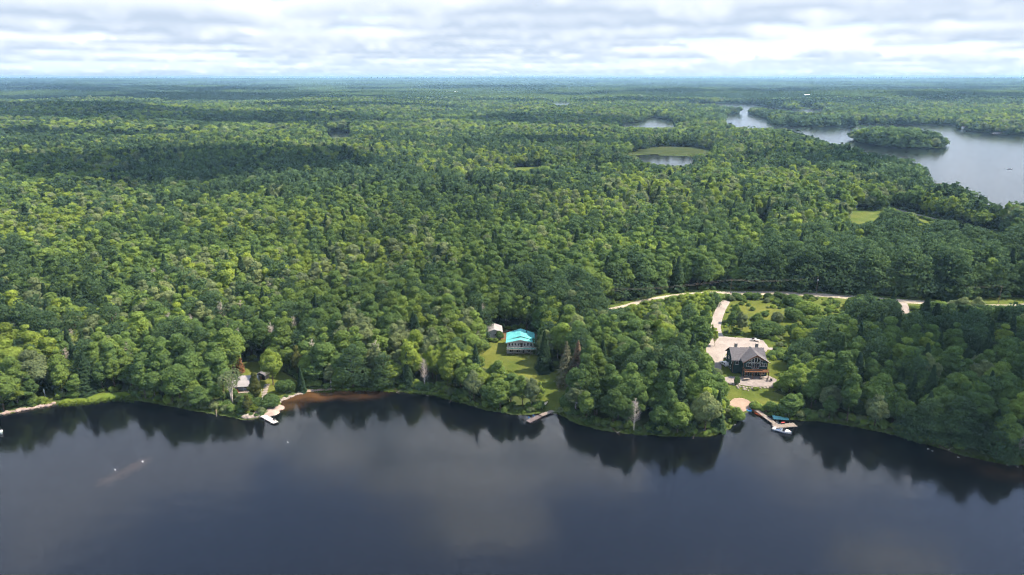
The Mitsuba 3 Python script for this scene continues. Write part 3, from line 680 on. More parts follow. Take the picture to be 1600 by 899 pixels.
# cross gable block (faces the lake): x -4.7..4.7; main block with its ridge along x: x -8.0..4.5
gw = h.part('wall', join([box(-4.7, 4.7, 0, 9, 2.9, 6.3), prism([(-4.7, 6.3), (4.7, 6.3), (0, 9.15)], .003, 8.9), box(-7.9, 4.69, 3.0, 12.4, 2.9, 5.9), prism([(3.0, 5.9), (12.4, 5.9), (7.7, 9.0)], -7.89, 4.68, 'x')]), 'timber_green')
lw = h.part('lower_wall', join([box(-4.69, 4.69, .004, 8.9, -.6, 2.9), box(-7.89, 4.68, 3.01, 12.3, -.6, 2.9)]), 'timber_green')
L, R = gable_roof(9.4, -1.1, 7.6, 6.35, 9.25, .55, .2); gr = h.part('gable_roof', join([L, R]), 'shingle_grey')
k = (9.05 - 5.9) / 4.7
mr = h.part('roof', join([prism([(3.0 - .6, 5.9 - .6 * k), (7.7, 9.05), (7.7, 9.25), (3.0 - .6, 6.1 - .6 * k)], -8.6, 5.2, 'x'), prism([(7.7, 9.05), (13.0, 5.9 - .6 * k), (13.0, 6.1 - .6 * k), (7.7, 9.25)], -8.6, 5.2, 'x')]), 'shingle_grey')
kk = (9.25 - 6.35) / 4.7; zl = 6.35 - kk * .55
h.part('fascia', join([prism([(-5.25, zl - .12), (0, 9.13), (0, 9.46), (-5.25, zl + .21)], -1.18, -1.1), prism([(0, 9.13), (5.25, zl - .12), (5.25, zl + .21), (0, 9.46)], -1.18, -1.1)]), 'wood_brown')
h.part('fascia_cap', prism([(0, 9.46), (5.25, zl + .21), (5.25, zl + .29), (0, 9.54)], -1.2, -1.0), 'trim_white')
h.part('gable_siding', prism([(-3.9, 6.75), (3.9, 6.75), (0, 9.0)], -.05, -.004), 'wood_brown', gw)
for (x, z, y) in ((-5.6, 10.3, 9.0), (2.6, 10.4, 8.7)):
    ch = h.part('chimney', box(x - .5, x + .5, y - .45, y + .45, 7.6, z), 'stone_dark', mr)
    h.part('cap', box(x - .6, x + .6, y - .55, y + .55, z, z + .14), 'paver_grey', ch)
# the window wall: two pairs beside the glazed door, five stepped lights above
h.window(-3.5, -1.7, -.05, 4.1, 5.75, gw, mull=1); h.window(1.8, 3.3, -.05, 4.1, 5.75, gw, mull=1); h.window(3.5, 4.4, -.05, 4.1, 5.5, gw)
h.window(-1.35, 1.45, -.05, 3.3, 5.75, gw, door=True, mull=2)
for (x0, x1, za, zb) in ((-2.75, -1.65, 6.65, 7.25), (-1.6, -.55, 7.3, 7.95), (-.5, .5, 7.98, 7.98), (.55, 1.6, 7.95, 7.3), (1.65, 2.75, 7.25, 6.65)):
    w = h.part('window', prism([(x0 + .06, 6.0), (x1 - .06, 6.0), (x1 - .06, zb - .08), (x0 + .06, za - .08)], -.09, -.07), 'window_glass', gw)
    h.part('frame', join([prism([(x0, 5.9), (x1, 5.9), (x1, 6.02), (x0, 6.02)], -.16, -.055), prism([(x0, za - .12), (x1, zb - .12), (x1, zb), (x0, za)], -.16, -.055), prism([(x0, 6.02), (x0 + .1, 6.02), (x0 + .1, za - .12), (x0, za - .13)], -.155, -.055), prism([(x1 - .1, 6.02), (x1, 6.02), (x1, zb - .13), (x1 - .1, zb - .12)], -.155, -.055)]), 'trim_white', w)
dk = h.part('balcony', box(-4.6, 4.75, -2.6, -.003, 2.75, 2.95), 'wood_brown')
h.part('railing', join([box(-4.6, 4.75, -2.6, -2.5, 3.85, 3.97), box(-4.6, 4.75, -2.58, -2.52, 3.05, 3.13)] + [box(x - .03, x + .03, -2.575, -2.525, 3.13, 3.85) for x in np.arange(-4.5, 4.7, .28)] + [box(-4.6, -4.5, -2.5, -.1, 3.85, 3.97), box(4.65, 4.75, -2.5, -.1, 3.85, 3.97)]), 'wood_brown', dk)
for x in (-4.45, -1.5, 1.6, 4.6): h.part('post', box(x - .13, x + .13, -2.55, -2.29, -.5, 2.75), 'wood_brown', dk)
h.window(-3.9, -1.9, 0, .1, 2.3, lw, mull=1, door=True); h.window(-1.1, 1.2, 0, .1, 2.3, lw, mull=1, door=True); h.window(2.0, 3.8, 0, .7, 2.2, lw, mull=1)
h.window(4.2, 5.3, -7.9, 3.4, 5.4, gw, axis='x', out=-1); h.window(8.5, 9.9, -7.9, 3.6, 5.0, gw, axis='x', out=-1); h.window(5.2, 6.6, -7.9, .6, 2.2, lw, axis='x', out=-1); h.window(-6.9, -5.6, 3.0, 3.6, 5.1, gw)
h.part('corner_board', join([box(-7.96, -7.8, 2.93, 3.09, -.5, 5.9), box(-4.78, -4.62, -.07, .09, -.5, 6.2), box(4.62, 4.78, -.07, .09, -.5, 6.2)]), 'wood_brown', gw)

# patio, stone wall, furniture
patio = gpoly([(1128, 591), (1140, 589), (1158, 589.5), (1200, 587), (1214, 594), (1211, 601), (1203, 604), (1180, 605.5), (1162, 603), (1150, 601), (1134, 597)])
drape('patio', patio, 'paver_grey', .16, step=1.0, label='grey paved patio in front of the dark timber house')
def boulder(px, py, r, m, label, group, seed, key='boulder', flat=.65):
    q = on_land(px, py); t = Thing(key, label, 'boulder', q + [0, 0, r * .12], rz=seed * 1.7, group=group)
    gg = rnd(seed); t.whole(lump(seed, (r * gg.uniform(.8, 1.3), r * gg.uniform(.7, 1.1), r * flat), 2), m, smooth=40)
gg = rnd(5)
for i, (x, y) in enumerate([(1131, 594.5), (1136, 598.5), (1141, 600.5), (1146, 601.5), (1151, 603), (1156, 604.5), (1161, 605.5), (1166, 606.5), (1171, 607.3), (1176, 608), (1182, 607.6), (1188, 607), (1194, 606.3), (1199, 606), (1204, 605.5), (1209, 603.5), (1213, 600), (1153, 606.5), (1163, 609), (1169, 610.5)]):
    boulder(x, y, float(gg.uniform(.45, .8)), 'stone_pale', 'pale boulder in the low retaining wall below the grey patio', 'boulders edging the patio', 300 + i)
for i, (px, py, rz) in enumerate([(1199.5, 596.5, .5), (1204.5, 597, -.4)]):
    t = Thing('lounge_chair', ['left of two dark lounge chairs on the right end of the patio', 'right of two dark lounge chairs on the right end of the patio'][i], 'chair', on_land(px, py) + [0, 0, .17], rz=rz)
    t.part('seat', box(-.35, .35, -.35, .35, .35, .43), 'metal_dark'); t.part('backrest', (lambda v, f: (v + np.column_stack([0 * v[:, 2], (v[:, 2] - .43) * .35, 0 * v[:, 2]]), f))(*box(-.35, .35, .29, .36, .43, 1.05)), 'metal_dark')
    for sx in (-1, 1):
        t.part('armrest', box(sx * .42 - .07, sx * .42 + .07, -.4, .35, .58, .63), 'metal_dark')
        for sy in (-.3, .3): t.part('leg', box(sx * .42 - .04, sx * .42 + .04, sy - .04, sy + .04, 0, .58), 'metal_dark')
for i, (px, py, lab) in enumerate([(1190, 593, 'brown wooden patio table in front of the chalet doors'), (1166, 595, 'long wooden bench table near the left end of the patio')]):
    t = Thing('patio_table', lab, 'table', on_land(px, py) + [0, 0, .17], rz=.1 * i)
    L2 = (.8, 1.3)[i]
    t.part('tabletop', box(-L2, L2, -.45, .45, .70, .76), 'wood_weathered')
    for sx in (-1, 1):
        for sy in (-1, 1): t.part('leg', box(sx * (L2 - .1) - .04, sx * (L2 - .1) + .04, sy * .38 - .04, sy * .38 + .04, 0, .70), 'wood_weathered')
def car(px, py, rz, m, label):
    q = on_land(px, py); t = Thing('parked_car', label, 'car', q + [0, 0, .12], rz=rz)
    prof = [(-2.2, .35), (2.15, .35), (2.25, .75), (2.1, .95), (1.1, 1.05), (.45, 1.58), (-1.5, 1.62), (-2.15, 1.1), (-2.25, .8)]
    b = t.part('body', prism([(a, z) for a, z in prof], -.88, .88, 'y'), m)
    t.part('windscreen', prism([(1.12, 1.07), (.50, 1.53), (.46, 1.50), (1.06, 1.06)], -.78, .78), 'window_glass')
    for sy in (-1, 1):
        t.part('window', prism([(.85, 1.10), (.42, 1.48), (-1.4, 1.5), (-1.85, 1.12)], sy * .885, sy * .90), 'window_glass')
        for wx in (-1.4, 1.4):
            t.part('wheel', tube([wx, sy * .72, .33], [wx, sy * .92, .33], .33, 14), 'metal_dark')
    for sy in (-.65, .65): t.part('headlight', box(2.2, 2.27, sy - .16, sy + .16, .66, .80), 'trim_white')
car(1131.5, 571, 1.9, 'hull_white', 'white car parked in the shade left of the dark timber house')
car(1138.5, 563, 1.75, 'hull_white', 'pale car parked behind at the left rear corner of the timber house')
t = Thing('utility_trailer', 'low white trailer with a dark load on the gravel behind the timber house', 'trailer', on_land(1178, 533) + [0, 0, .1], rz=.2)
t.part('bed', box(-1.5, 1.5, -.75, .75, .5, .62), 'hull_white'); t.part('side_panel', join([box(-1.5, 1.5, -.78, -.75, .5, 1.0), box(-1.5, 1.5, .75, .78, .5, 1.0)]), 'hull_white')
t.part('drawbar', box(1.5, 2.7, -.06, .06, .42, .52), 'metal_dark'); t.part('load', lump(4, (.7, .55, .55), 2), 'metal_dark')
for sy in (-.85, .85): t.part('wheel', tube([0, sy - .1, .34], [0, sy + .1, .34], .34, 14), 'metal_dark')
scene[t.key + '__load'] = mikit.ply(t.w((lump(4, (.7, .55, .5), 2)[0] + [-.4, 0, 1.05], lump(4, sub=2)[1])), 'metal_dark', smooth=True)
t = Thing('picnic_table', 'small white picnic table on the gravel beside the trailer', 'table', on_land(1184, 534) + [0, 0, .1], rz=-.4)
t.part('tabletop', box(-.9, .9, -.4, .4, .72, .78), 'trim_white')
for sy in (-.7, .7): t.part('bench', box(-.9, .9, sy - .13, sy + .13, .42, .47), 'trim_white')
t.part('frame', join([box(x - .04, x + .04, -.75, .75, .36, .42) for x in (-.65, .65)] + [box(x - .04, x + .04, y - .04, y + .04, 0, .72) for x in (-.65, .65) for y in (-.3, .3)]), 'trim_white')

# ------------------------------------------------------------------ docks and boats
def deck_boards(L, W, z, gap=.03, bw=.28, th=.05):
    return join([box(-W / 2, W / 2, a, min(a + bw - gap, L), z - th, z) for a in np.arange(0, L, bw)])
def dock(name, label, a, b, W, z, m, posts=4):
    a, b = np.array(a, float), np.array(b, float); d = b - a; L = float(np.hypot(*d)); t = Thing(name, label, 'dock', [a[0], a[1], 0], rz=math.atan2(d[1], d[0]) - PI / 2)
    t.part('planks', deck_boards(L, W, z), m, kind='stuff')
    t.part('frame', join([box(-W / 2 + .05, -W / 2 + .17, 0, L, z - .22, z - .053), box(W / 2 - .17, W / 2 - .05, 0, L, z - .22, z - .053)]), m)
    for k in range(posts):
        for sx in (-1, 1): t.part('post', tube([sx * (W / 2 + .08), L * (k + .5) / posts, -2], [sx * (W / 2 + .08), L * (k + .5) / posts, z + .45], .08, 6), m)
    return t
A, B = at2(1173, 634, .6), at2(1213, 664, .6)
dock('boat_dock', 'long weathered wooden dock running out from the sandy beach', A, B, 1.7, .65, 'wood_weathered', 6)
dk2 = dock('dock_platform', 'wide wooden platform across the outer end of the long dock', at2(1209, 666.5, .6), at2(1243, 663.5, .6), 2.6, .60, 'wood_weathered', 3)
dock('side_dock', 'narrow dark plank walkway beside the shore end of the long dock', at2(1179, 632.5, .8), at2(1198, 643.5, .5), .8, .62, 'wood_brown', 3)
t = Thing('dock_box', 'dark storage box standing on the dock platform', 'box', [*at2(1223, 662.5, .6), .60], rz=.2)
t.part('body', box(-.6, .6, -.3, .3, 0, .5), 'metal_dark'); t.part('lid', box(-.63, .63, -.33, .33, .5, .57), 'paint_red')
def motorboat(px, py, rz, label, L=6.2, W=2.4):
    q = at(px, py, 0); t = Thing('motorboat', label, 'boat', [q[0], q[1], -.28], rz=rz)
    hl = t.part('hull', hull(L, W, .95, .5, .92, .3), 'hull_white', smooth=50)
    t.part('floor', box(-W * .40, W * .40, -L * .46, L * .22, .38, .44), 'seat_blue')
    t.part('foredeck', prism([(-W * .46, L * .20), (W * .46, L * .20), (W * .30, L * .38), (.06, L * .485), (-.06, L * .485), (-W * .30, L * .38)], 1.0, 1.08, 'y') if False else (lambda P: (np.array([[x, y, z] for z in (1.02, 1.12) for x, y in P]), np.array([[0, 1, 2], [0, 2, 3], [0, 3, 4], [6, 8, 7], [6, 9, 8], [6, 10, 9], *[[i, (i + 1) % 6, (i + 1) % 6 + 6] for i in range(6)], *[[i, (i + 1) % 6 + 6, i + 6] for i in range(6)], [0, 4, 5], [6, 11, 10]])))([(-W * .46, L * .20), (W * .46, L * .20), (W * .32, L * .38), (.1, L * .485), (-.1, L * .485), (-W * .32, L * .38)]), 'hull_white')
    for x in (-.55, .55):
        s = t.part('seat', box(x - .3, x + .3, -.3, .3, .44, .85), 'hull_white'); t.part('backrest', box(x - .3, x + .3, -.42, -.3, .6, 1.3), 'seat_blue', s)
    t.part('bench', box(-W * .38, W * .38, -L * .44, -L * .34, .44, .95), 'hull_white')
    t.part('windscreen', prism([(L * .10, 1.05), (L * .16, 1.05), (L * .07, 1.6), (L * .055, 1.6)], -W * .40, W * .40, 'x'), 'window_glass')
    t.part('outboard_motor', join([box(-.22, .22, -L * .5 - .5, -L * .5 - .02, .75, 1.45), box(-.1, .1, -L * .5 - .35, -L * .5 - .1, -.2, .75)]), 'metal_dark')
    return t
motorboat(1221.5, 674.5, -2.2, 'white motorboat with blue interior moored below the end of the long dock')
motorboat(-5, 676, -2.0, 'white boat on the lake at the left edge of the picture')
q = at(1219, 652, 0)
t = Thing('swim_mat', 'pale turquoise floating mat in the water beside the long dock', 'float', [q[0], q[1], .02], rz=-.15); t.whole(join([box(-2.6, 2.6, -2.0, 2.0, -.08, .10)]), 'mat_turquoise')
def small_craft(name, cat, px, py, rz, L, W, D, m, label, z=None):
    q = at(px, py, .1) if z is None else on_land(px, py); t = Thing(name, label, cat, [q[0], q[1], -.08 if z is None else q[2] + z], rz=rz)
    t.part('hull', hull(L, W, D, .55, .25, .12), m, smooth=50); t.part('seat', box(-W * .38, W * .38, -.2, .15, D * .5, D * .62), 'wood_weathered')
small_craft('kayak', 'kayak', 1181.5, 643.5, .75, 4.2, .85, .45, 'paint_red', 'red kayak lying in the shallows left of the dock')
small_craft('kayak', 'kayak', 1187, 649, .75, 4.0, .8, .42, 'paint_orange', 'orange brown kayak tied along the dock beyond the red one')
small_craft('canoe', 'canoe', 850.5, 634, -.55, 5.2, 1.05, .5, 'canoe_cream', 'cream coloured canoe lying on the lawn near the small dock', z=.1)
q = at(1170.5, 641, .1); t = Thing('inflatable_float', 'round blue inflatable float at the edge of the beach', 'float', [q[0], q[1], .12])
tm = trimesh.creation.torus(.85, .32, 24, 12); t.part('ring', tm, 'paint_blue', smooth=True); t.part('floor', tube([0, 0, -.12], [0, 0, -.02], .8, 20), 'mat_turquoise')
# the small dock below the turquoise house
dock('small_dock', 'short grey wooden dock below the lawn of the turquoise roofed house', at2(843, 650, .5), at2(825, 659, .5), 2.0, .5, 'wood_dock', 3)
dock('dock_ramp', 'weathered plank ramp joining the small dock to the lawn', at2(864, 641, .8), at2(845, 649, .6), 1.7, .62, 'wood_weathered', 2)
for i, (px, py) in enumerate([(827, 654.5), (834, 651.5)]):
    t = Thing('deck_chair', ['outer of two pale chairs on the small dock', 'inner of two pale chairs on the small dock'][i], 'chair', [*at2(px, py, .5), .50], rz=2.5)
    t.part('seat', box(-.3, .3, -.3, .3, .32, .38), 'seat_blue'); t.part('backrest', box(-.3, .3, .26, .32, .38, .95), 'seat_blue')
    for sx in (-.27, .27):
        for sy in (-.26, .26): t.part('leg', box(sx - .03, sx + .03, sy - .03, sy + .03, 0, .32), 'trim_white')
# the white dock of the cottage
dock('white_dock', 'long white dock running out from the bare rock below the cottage', at2(405, 646, .6), at2(431, 660.5, .6), 1.9, .6, 'trim_white', 3)
t = Thing('dock_bench', 'small dark bench at the outer end of the white dock', 'bench', [*at2(428.5, 657, .6), .60], rz=-.5)
t.part('seat', box(-.5, .5, -.25, .25, .35, .42), 'metal_dark'); t.part('leg', box(-.45, -.38, -.22, .22, 0, .35), 'metal_dark'); t.part('leg', box(.38, .45, -.22, .22, 0, .35), 'metal_dark'); t.part('backrest', box(-.5, .5, .2, .26, .42, .8), 'metal_dark')

# ------------------------------------------------------------------ the cottage on the left
q = on_land(383, 610)
h = Thing('lake_cottage', 'small blue grey cottage with pale grey roof half hidden by trees', 'cottage', q + [0, 0, .1], rz=.12)
cw = h.part('wall', join([box(-4.0, 4.0, 0, 6.5, -.8, 2.7), prism([(0.0, 2.7), (6.5, 2.7), (3.25, 4.4)], -3.99, 3.99, 'x')]), 'wall_blue_grey')
k = 1.7 / 3.25
h.part('roof', join([prism([(-1.6, 2.75 - 1.6 * k), (3.25, 4.45), (3.25, 4.61), (-1.6, 2.91 - 1.6 * k)], -4.6, 4.6, 'x'), prism([(3.25, 4.45), (7.0, 2.75 - .5 * k), (7.0, 2.91 - .5 * k), (3.25, 4.61)], -4.6, 4.6, 'x')]), 'shingle_pale')
for x in (-3.2, -.6, 1.8): h.window(x, x + 1.5, 0, .8, 1.75, cw)
pp = h.part('porch_floor', box(-4.4, 4.4, -2.6, -.003, -.2, .0), 'wood_weathered')
for x in (-4.2, 0, 4.2): h.part('post', box(x - .07, x + .07, -1.5, -1.36, 0, 1.9), 'trim_white', pp)
for i, (dx, dy) in enumerate([(-3.2, -2.0), (-2.2, -2.1)]):
    a = q + [0, 0, .1] + np.array([dx, dy, 0]); t = Thing('porch_chair', ['left of two red chairs on the cottage porch', 'right of two red chairs on the cottage porch'][i], 'chair', a, rz=.2)
    t.part('seat', box(-.35, .35, -.35, .3, .35, .42), 'paint_red'); t.part('backrest', box(-.35, .35, .28, .36, .42, 1.15), 'paint_red')
    for sx in (-.32, .32): t.part('leg', box(sx - .04, sx + .04, -.33, .3, 0, .35), 'paint_red')
q = on_land(411.5, 591)
t = Thing('tool_shed', 'low dark shed with grey roof at the edge of the lawn behind the cottage', 'shed', q, rz=-.3)
t.part('wall', join([box(-1.9, 1.9, -1.5, 1.5, -.3, 2.0), prism([(-1.9, 2.0), (1.9, 2.0), (0, 2.8)], -1.49, 1.49)]), 'metal_dark'); L, R = gable_roof(3.8, -1.8, 1.8, 2.02, 2.85, .3, .1); t.part('roof', join([L, R]), 'shingle_grey'); t.part('door', box(-.5, .5, -1.55, -1.505, 0, 1.8), 'wood_brown')
q = on_land(489, 585)
t = Thing('boat_shed', 'small blue grey shed glimpsed between trees above the brown shallows', 'shed', q, rz=.5)
t.part('wall', join([box(-1.8, 1.8, -1.5, 1.5, -.3, 2.1), prism([(-1.8, 2.1), (1.8, 2.1), (0, 3.0)], -1.49, 1.49)]), 'wall_blue_grey'); L, R = gable_roof(3.6, -1.8, 1.8, 2.12, 3.05, .3, .1); t.part('roof', join([L, R]), 'shingle_pale'); t.part('door', box(-.5, .5, -1.55, -1.505, 0, 1.9), 'trim_white')
q = on_land(411.5, 637)
t = Thing('flagpole', 'thin white flagpole standing on the bare rock by the white dock', 'flagpole', q); t.part('pole', tube([0, 0, -.3], [0, 0, 7.0], .07, 8, .045), 'trim_white', smooth=True); t.part('finial', lump(2, (.11, .11, .11), 2, 0), 'trim_white', smooth=True)
sc = scene[t.key + '__finial'] = mikit.ply(t.w((lump(2, (.11, .11, .11), 2, 0)[0] + [0, 0, 7.1], lump(2, sub=2)[1])), 'trim_white', smooth=True)
# garden path of pale slabs
for i, (px, py) in enumerate([(417.5, 602), (416, 605.5), (415, 609), (414.3, 612.5), (413.5, 616), (412.7, 619.5), (412.2, 623)]):
    q = on_land(px, py); t = Thing('stepping_stone', 'pale slab of the garden path from the cottage lawn down to the rock', 'paving slab', q + [0, 0, .14], rz=.3 * i, group='slabs of the cottage path'); t.whole(lump(60 + i, (1.1, .9, .12), 2, .15), 'stone_pale', smooth=40)
# bare rock and boulders
q = on_land(414, 641); q[2] = .1
t = Thing('granite_outcrop', 'broad bare pinkish granite outcrop sloping into the lake under the white dock', 'rock', q, rz=.15); t.whole(lump(77, (5.6, 4.6, .95), 4, .22), 'granite_pink', smooth=40)
q = on_land(430, 636); q[2] = .05
t = Thing('granite_outcrop', 'smaller pale granite slab at the right end of the bare outcrop', 'rock', q, rz=-.4); t.whole(lump(78, (3.6, 2.2, .7), 3, .22), 'granite_pink', smooth=40)
gg = rnd(9)
for i in range(14):
    u = i / 13; boulder(382 + 24 * u, 651.5 + 1.8 * math.sin(i * 1.9) - 4 * u * (u > .8), float(gg.uniform(.55, 1.0)), 'stone_pale', 'pale boulder on the waterline left of the white dock', 'boulders left of the white dock', 400 + i)
for i in range(22):
    u = i / 21; x = 437 + (472 - 437) * u; y = 628 - 12.5 * u ** .75 + gg.normal() * .8
    boulder(x, y, float(gg.uniform(.4, .75)), 'stone_pale', 'pale boulder in the stone bank along the cottage lawn', 'boulders along the cottage bank', 430 + i)
for i in range(20):
    u = i / 19; boulder(2 + 82 * u, 647.3 - 15.5 * u + gg.normal() * .7, float(gg.uniform(.5, 1.0)), 'granite_pink', 'pinkish boulder on the bank at the far left shore', 'boulders on the left shore', 460 + i)
q = on_land(71, 621)
t = Thing('marker_post', 'slender white post on the bank of the left shore', 'post', q); t.part('pole', tube([0, 0, -.3], [0, 0, 3.4], .10, 8), 'trim_white', smooth=True); t.part('plate', box(-.28, .28, -.14, -.10, 2.0, 3.3), 'trim_white')
for i, (px, py, lab) in enumerate([(180, 735, 'white buoy floating beside the submerged shoal, nearer one'), (223, 722, 'white buoy floating at the far end of the shoal'), (450, 692, 'lone small white buoy on open water off the cottage')]):
    q = at(px, py, 0); t = Thing('buoy', lab, 'buoy', [q[0], q[1], .12]); r = (.24, .27, .19)[i]
    t.part('float', lump(3, (r, r, r), 3, 0), 'hull_white', smooth=True); t.part('stem', tube([0, 0, r * .8], [0, 0, r * 1.7], .05, 6), 'hull_white')
gg = rnd(15)
for i, (px, py) in enumerate([(1450, 702), (1457, 705), (1497, 715), (1574, 727), (1590, 730), (660, 616), (668, 619), (1148, 664), (620, 614), (744, 636)]):
    q = at(px, py, 0); t = Thing('shore_rock', 'small grey rock breaking the water near the wooded bank', 'rock', [q[0], q[1], 0], rz=i, group='rocks along the wooded bank'); t.whole(lump(500 + i, (.4, .3, .22), 2), 'stone_dark', smooth=40)

# ------------------------------------------------------------------ poles along the road
poles = []
for i, (px, py, hh, lab) in enumerate([(940, 480, 9.5, 'leftmost wooden power pole where the gravel road leaves the forest'), (1140.5, 463, 9.5, 'wooden power pole beside the road above the driveway'), (1275, 459, 9.5, 'power pole with a pale transformer near the middle of the road'), (1420, 465, 9.5, 'wooden power pole by the driveway on the right'), (1560, 474, 9.5, 'rightmost wooden power pole along the gravel road')]):
    q = on_land(px, py); t = Thing('power_pole', lab, 'power pole', q, rz=[.5, .1, 0, -.1, -.1][i]); poles.append(q)
    t.part('pole', tube([0, 0, -.5], [0, 0, hh], .17, 8, .11), 'pole_wood', smooth=True); t.part('crossarm', box(-.06, .06, -1.1, 1.1, hh - .7, hh - .55), 'pole_wood')
    for y in (-1, 0, 1): t.part('insulator', tube([0, y, hh - .55], [0, y, hh - .35], .06, 6), 'trim_white')
    if i == 2: t.part('transformer', tube([0, -.45, hh - 2.2], [0, -.45, hh - 1.2], .32, 10), 'hull_white', smooth=40)
for i in range(4):
    a, b = poles[i] + [0, 0, 9.2], poles[i + 1] + [0, 0, 9.2]; s = np.linspace(0, 1, 13)
    for k, y in enumerate((-1.0, 1.0)):
        P = a + (b - a) * s[:, None] + np.array([0, y, 0]); P[:, 2] -= 1.4 * 4 * s * (1 - s)
        t = Thing('power_line', f'{("near", "far")[k]}er of two wires strung between the {("first and second", "second and third", "third and fourth", "fourth and fifth")[i]} power poles from the left', 'wire', [0, 0, 0]); t.whole(stem(P, np.full(13, .035), 5), 'metal_dark')

# ------------------------------------------------------------------ far buildings, docks and a boat on the back lake
def far_house(px, py, w, d, hh, m, roof, label, rz=0.0, cat='house', name='distant_house', z=None):
    q = on_land(px, py); t = Thing(name, label, cat, q, rz=rz)
    wl = t.part('wall', join([box(-w / 2, w / 2, 0, d, -2, hh), prism([(0, hh), (d, hh), (d / 2, hh + d * .28)], -w / 2 + .01, w / 2 - .01, 'x')]), m)
    k = .56; t.part('roof', join([prism([(-.4, hh - .2), (d / 2, hh + d * .28 + .05), (d / 2, hh + d * .28 + .3), (-.4, hh + .05)], -w / 2 - .4, w / 2 + .4, 'x'), prism([(d / 2, hh + d * .28 + .05), (d + .4, hh - .2), (d + .4, hh + .05), (d / 2, hh + d * .28 + .3)], -w / 2 - .4, w / 2 + .4, 'x')]), roof)
    for x in (-w * .3, w * .1): t.window(x, x + w * .18, 0, hh * .4, hh * .75, wl)
far_house(700, 147.5, 30, 16, 15, 'trim_white', 'trim_white', 'left of two white buildings far off in the forest')
far_house(711, 147, 45, 18, 13, 'trim_white', 'trim_white', 'right of two white buildings far off in the forest', .2)
far_house(1261, 153.5, 26, 14, 15, 'trim_white', 'trim_white', 'single white building in the far forest above the back lake')
far_house(1290, 194, 9, 7, 5, 'siding_pale', 'shingle_grey', 'pale cottage on the far peninsula shore')
far_house(1392, 192, 9, 7, 4.5, 'trim_white', 'shingle_grey', 'white cottage on far shore behind the round island')
far_house(1440, 193, 10, 7, 5, 'siding_pale', 'shingle_grey', 'pale cottage on the far shore right of the white one')
far_house(1508, 203.5, 10, 7, 4.5, 'trim_white', 'shingle_grey', 'white cottage on the point at the right of the back lake')
far_house(1012, 317, 7, 5, 3.2, 'trim_white', 'shingle_pale', 'tiny white cabin in the small forest clearing')
far_house(1430, 229.5, 7, 5, 3.0, 'trim_white', 'shingle_pale', 'little white cabin on the near shore of the round island')
dock('distant_dock', 'thin dark dock on the near shore of the back lake', at2(1462, 287, .5), at2(1480, 286.5, .5), 2.2, .5, 'wood_weathered', 3)
t = motorboat(1577, 264.5, 1.5, 'tiny boat alone on the open back lake')
for i, (px, py, L_, a_) in enumerate([(262, 631, 4, -.6), (338, 646, 4, -1.2), (620, 612, 3.5, -.9), (706, 625, 4, -2.0), (962, 675, 4, -1.0), (1085, 681, 3.5, -2.1), (1476, 702, 4.5, -.8)]):
    q = at(px, py, .3); t = Thing('fallen_log', f'{("dark", "mossy brown")[i % 2]} fallen trunk slanting from the bank into water {("left of the grey cottage", "before the cottage point", "beyond the brown shallows", "left of the small dock", "on the wooded point", "near the tip of the point", "far along the right shore")[i]}', 'log', [q[0], q[1], 0])
    d_ = np.array([math.cos(a_), math.sin(a_)]) * L_
    t.part('trunk', stem([[-d_[0] * .4, -d_[1] * .4, .9], [0, 0, .45], [d_[0] * .6, d_[1] * .6, -.15]], [.22, .17, .07], 7), (BARK, 'pole_wood')[i % 2])
    t.part('branch', stem([[d_[0] * .2, d_[1] * .2, .3], [d_[0] * .3 + .6, d_[1] * .3 + .3, .9], [d_[0] * .35 + 1.0, d_[1] * .35 + .5, 1.3]], [.08, .05, .02], 5), (BARK_PALE, BARK)[i % 2])
q = at(1559, 208.6, 0); t = Thing('rock_islet', 'low dark rock islet off the right point of the back lake', 'rock', [q[0], q[1], -.3], rz=.1); t.whole(lump(88, (15, 7, 2.4), 3, .3), 'stone_dark', smooth=40)

# ------------------------------------------------------------------ specimen trees
def tree_group(key, crown, cm, tr=None, tm=BARK):
    parts = {}
    if crown is not None: parts['crown'] = (crown, cm)
    if tr is not None: parts['trunk'] = (tr, tm)
    group(key, parts); return key
C, R = crown_lobes(rnd(205), 12, .2, 2.7, 46, .34); C[:, :2] *= (1.15 - .55 * np.clip(C[:, 2:] / 12, 0, 1)); R[-2] = [1.5, 1.5, 5]
tree_group('sg_cedar', from_lobes(rnd(206), C, R, 3000, .52), LEAF_CEDAR, stem([[0, 0, -.5], [0, 0, 8]], [.2, .06], 5))
gq = rnd(301)
def bare(g, h, n=46, reach=3.2, r0=.2):
    ms = [stem([[0, 0, -.5], [.1, .1, h * .5], [.25, 0, h]], [r0, r0 * .65, .03], 6)]
    for k in range(n):
        z = g.uniform(.25, .95) * h; a = g.uniform(0, 2 * PI); q = reach * (1.1 - z / h) * g.uniform(.5, 1) + .5
        d = np.array([math.cos(a), math.sin(a), 0]); up = g.uniform(.2, .9)
        p1, p2 = np.array([.12, .05, z]) + d * q * .5 + [0, 0, q * .5 * up], np.array([.12, .05, z]) + d * q + [0, 0, q * up]
        ms.append(stem([[.12, .05, z], p1, p2], [r0 * .3, r0 * .2, .02], 4))
        for _ in range(2):
            e = p1 + g.normal(size=3) * q * .35 + [0, 0, q * .2]; ms.append(stem([p1, (p1 + e) / 2, e], [r0 * .15, r0 * .1, .015], 3))
    return join(ms)
tree_group('sg_dead', spruce(211, 17, 4.4, 2000, .44, .8), LEAF_DEAD, bare(rnd(3), 17, 70, 3.6), BARK)
tree_group('sg_rust', spruce(215, 13, 2.4, 1300, .5, .6), LEAF_RUST, bare(rnd(4), 13, 30, 2.2), BARK)
tree_group('sg_thin', spruce(219, 17, 4.4, 2300, .46, .8), leaf_mat('needle_thin', (.13, .14, .090), .2, trans=.4), bare(rnd(5), 17, 60, 3.4), BARK)
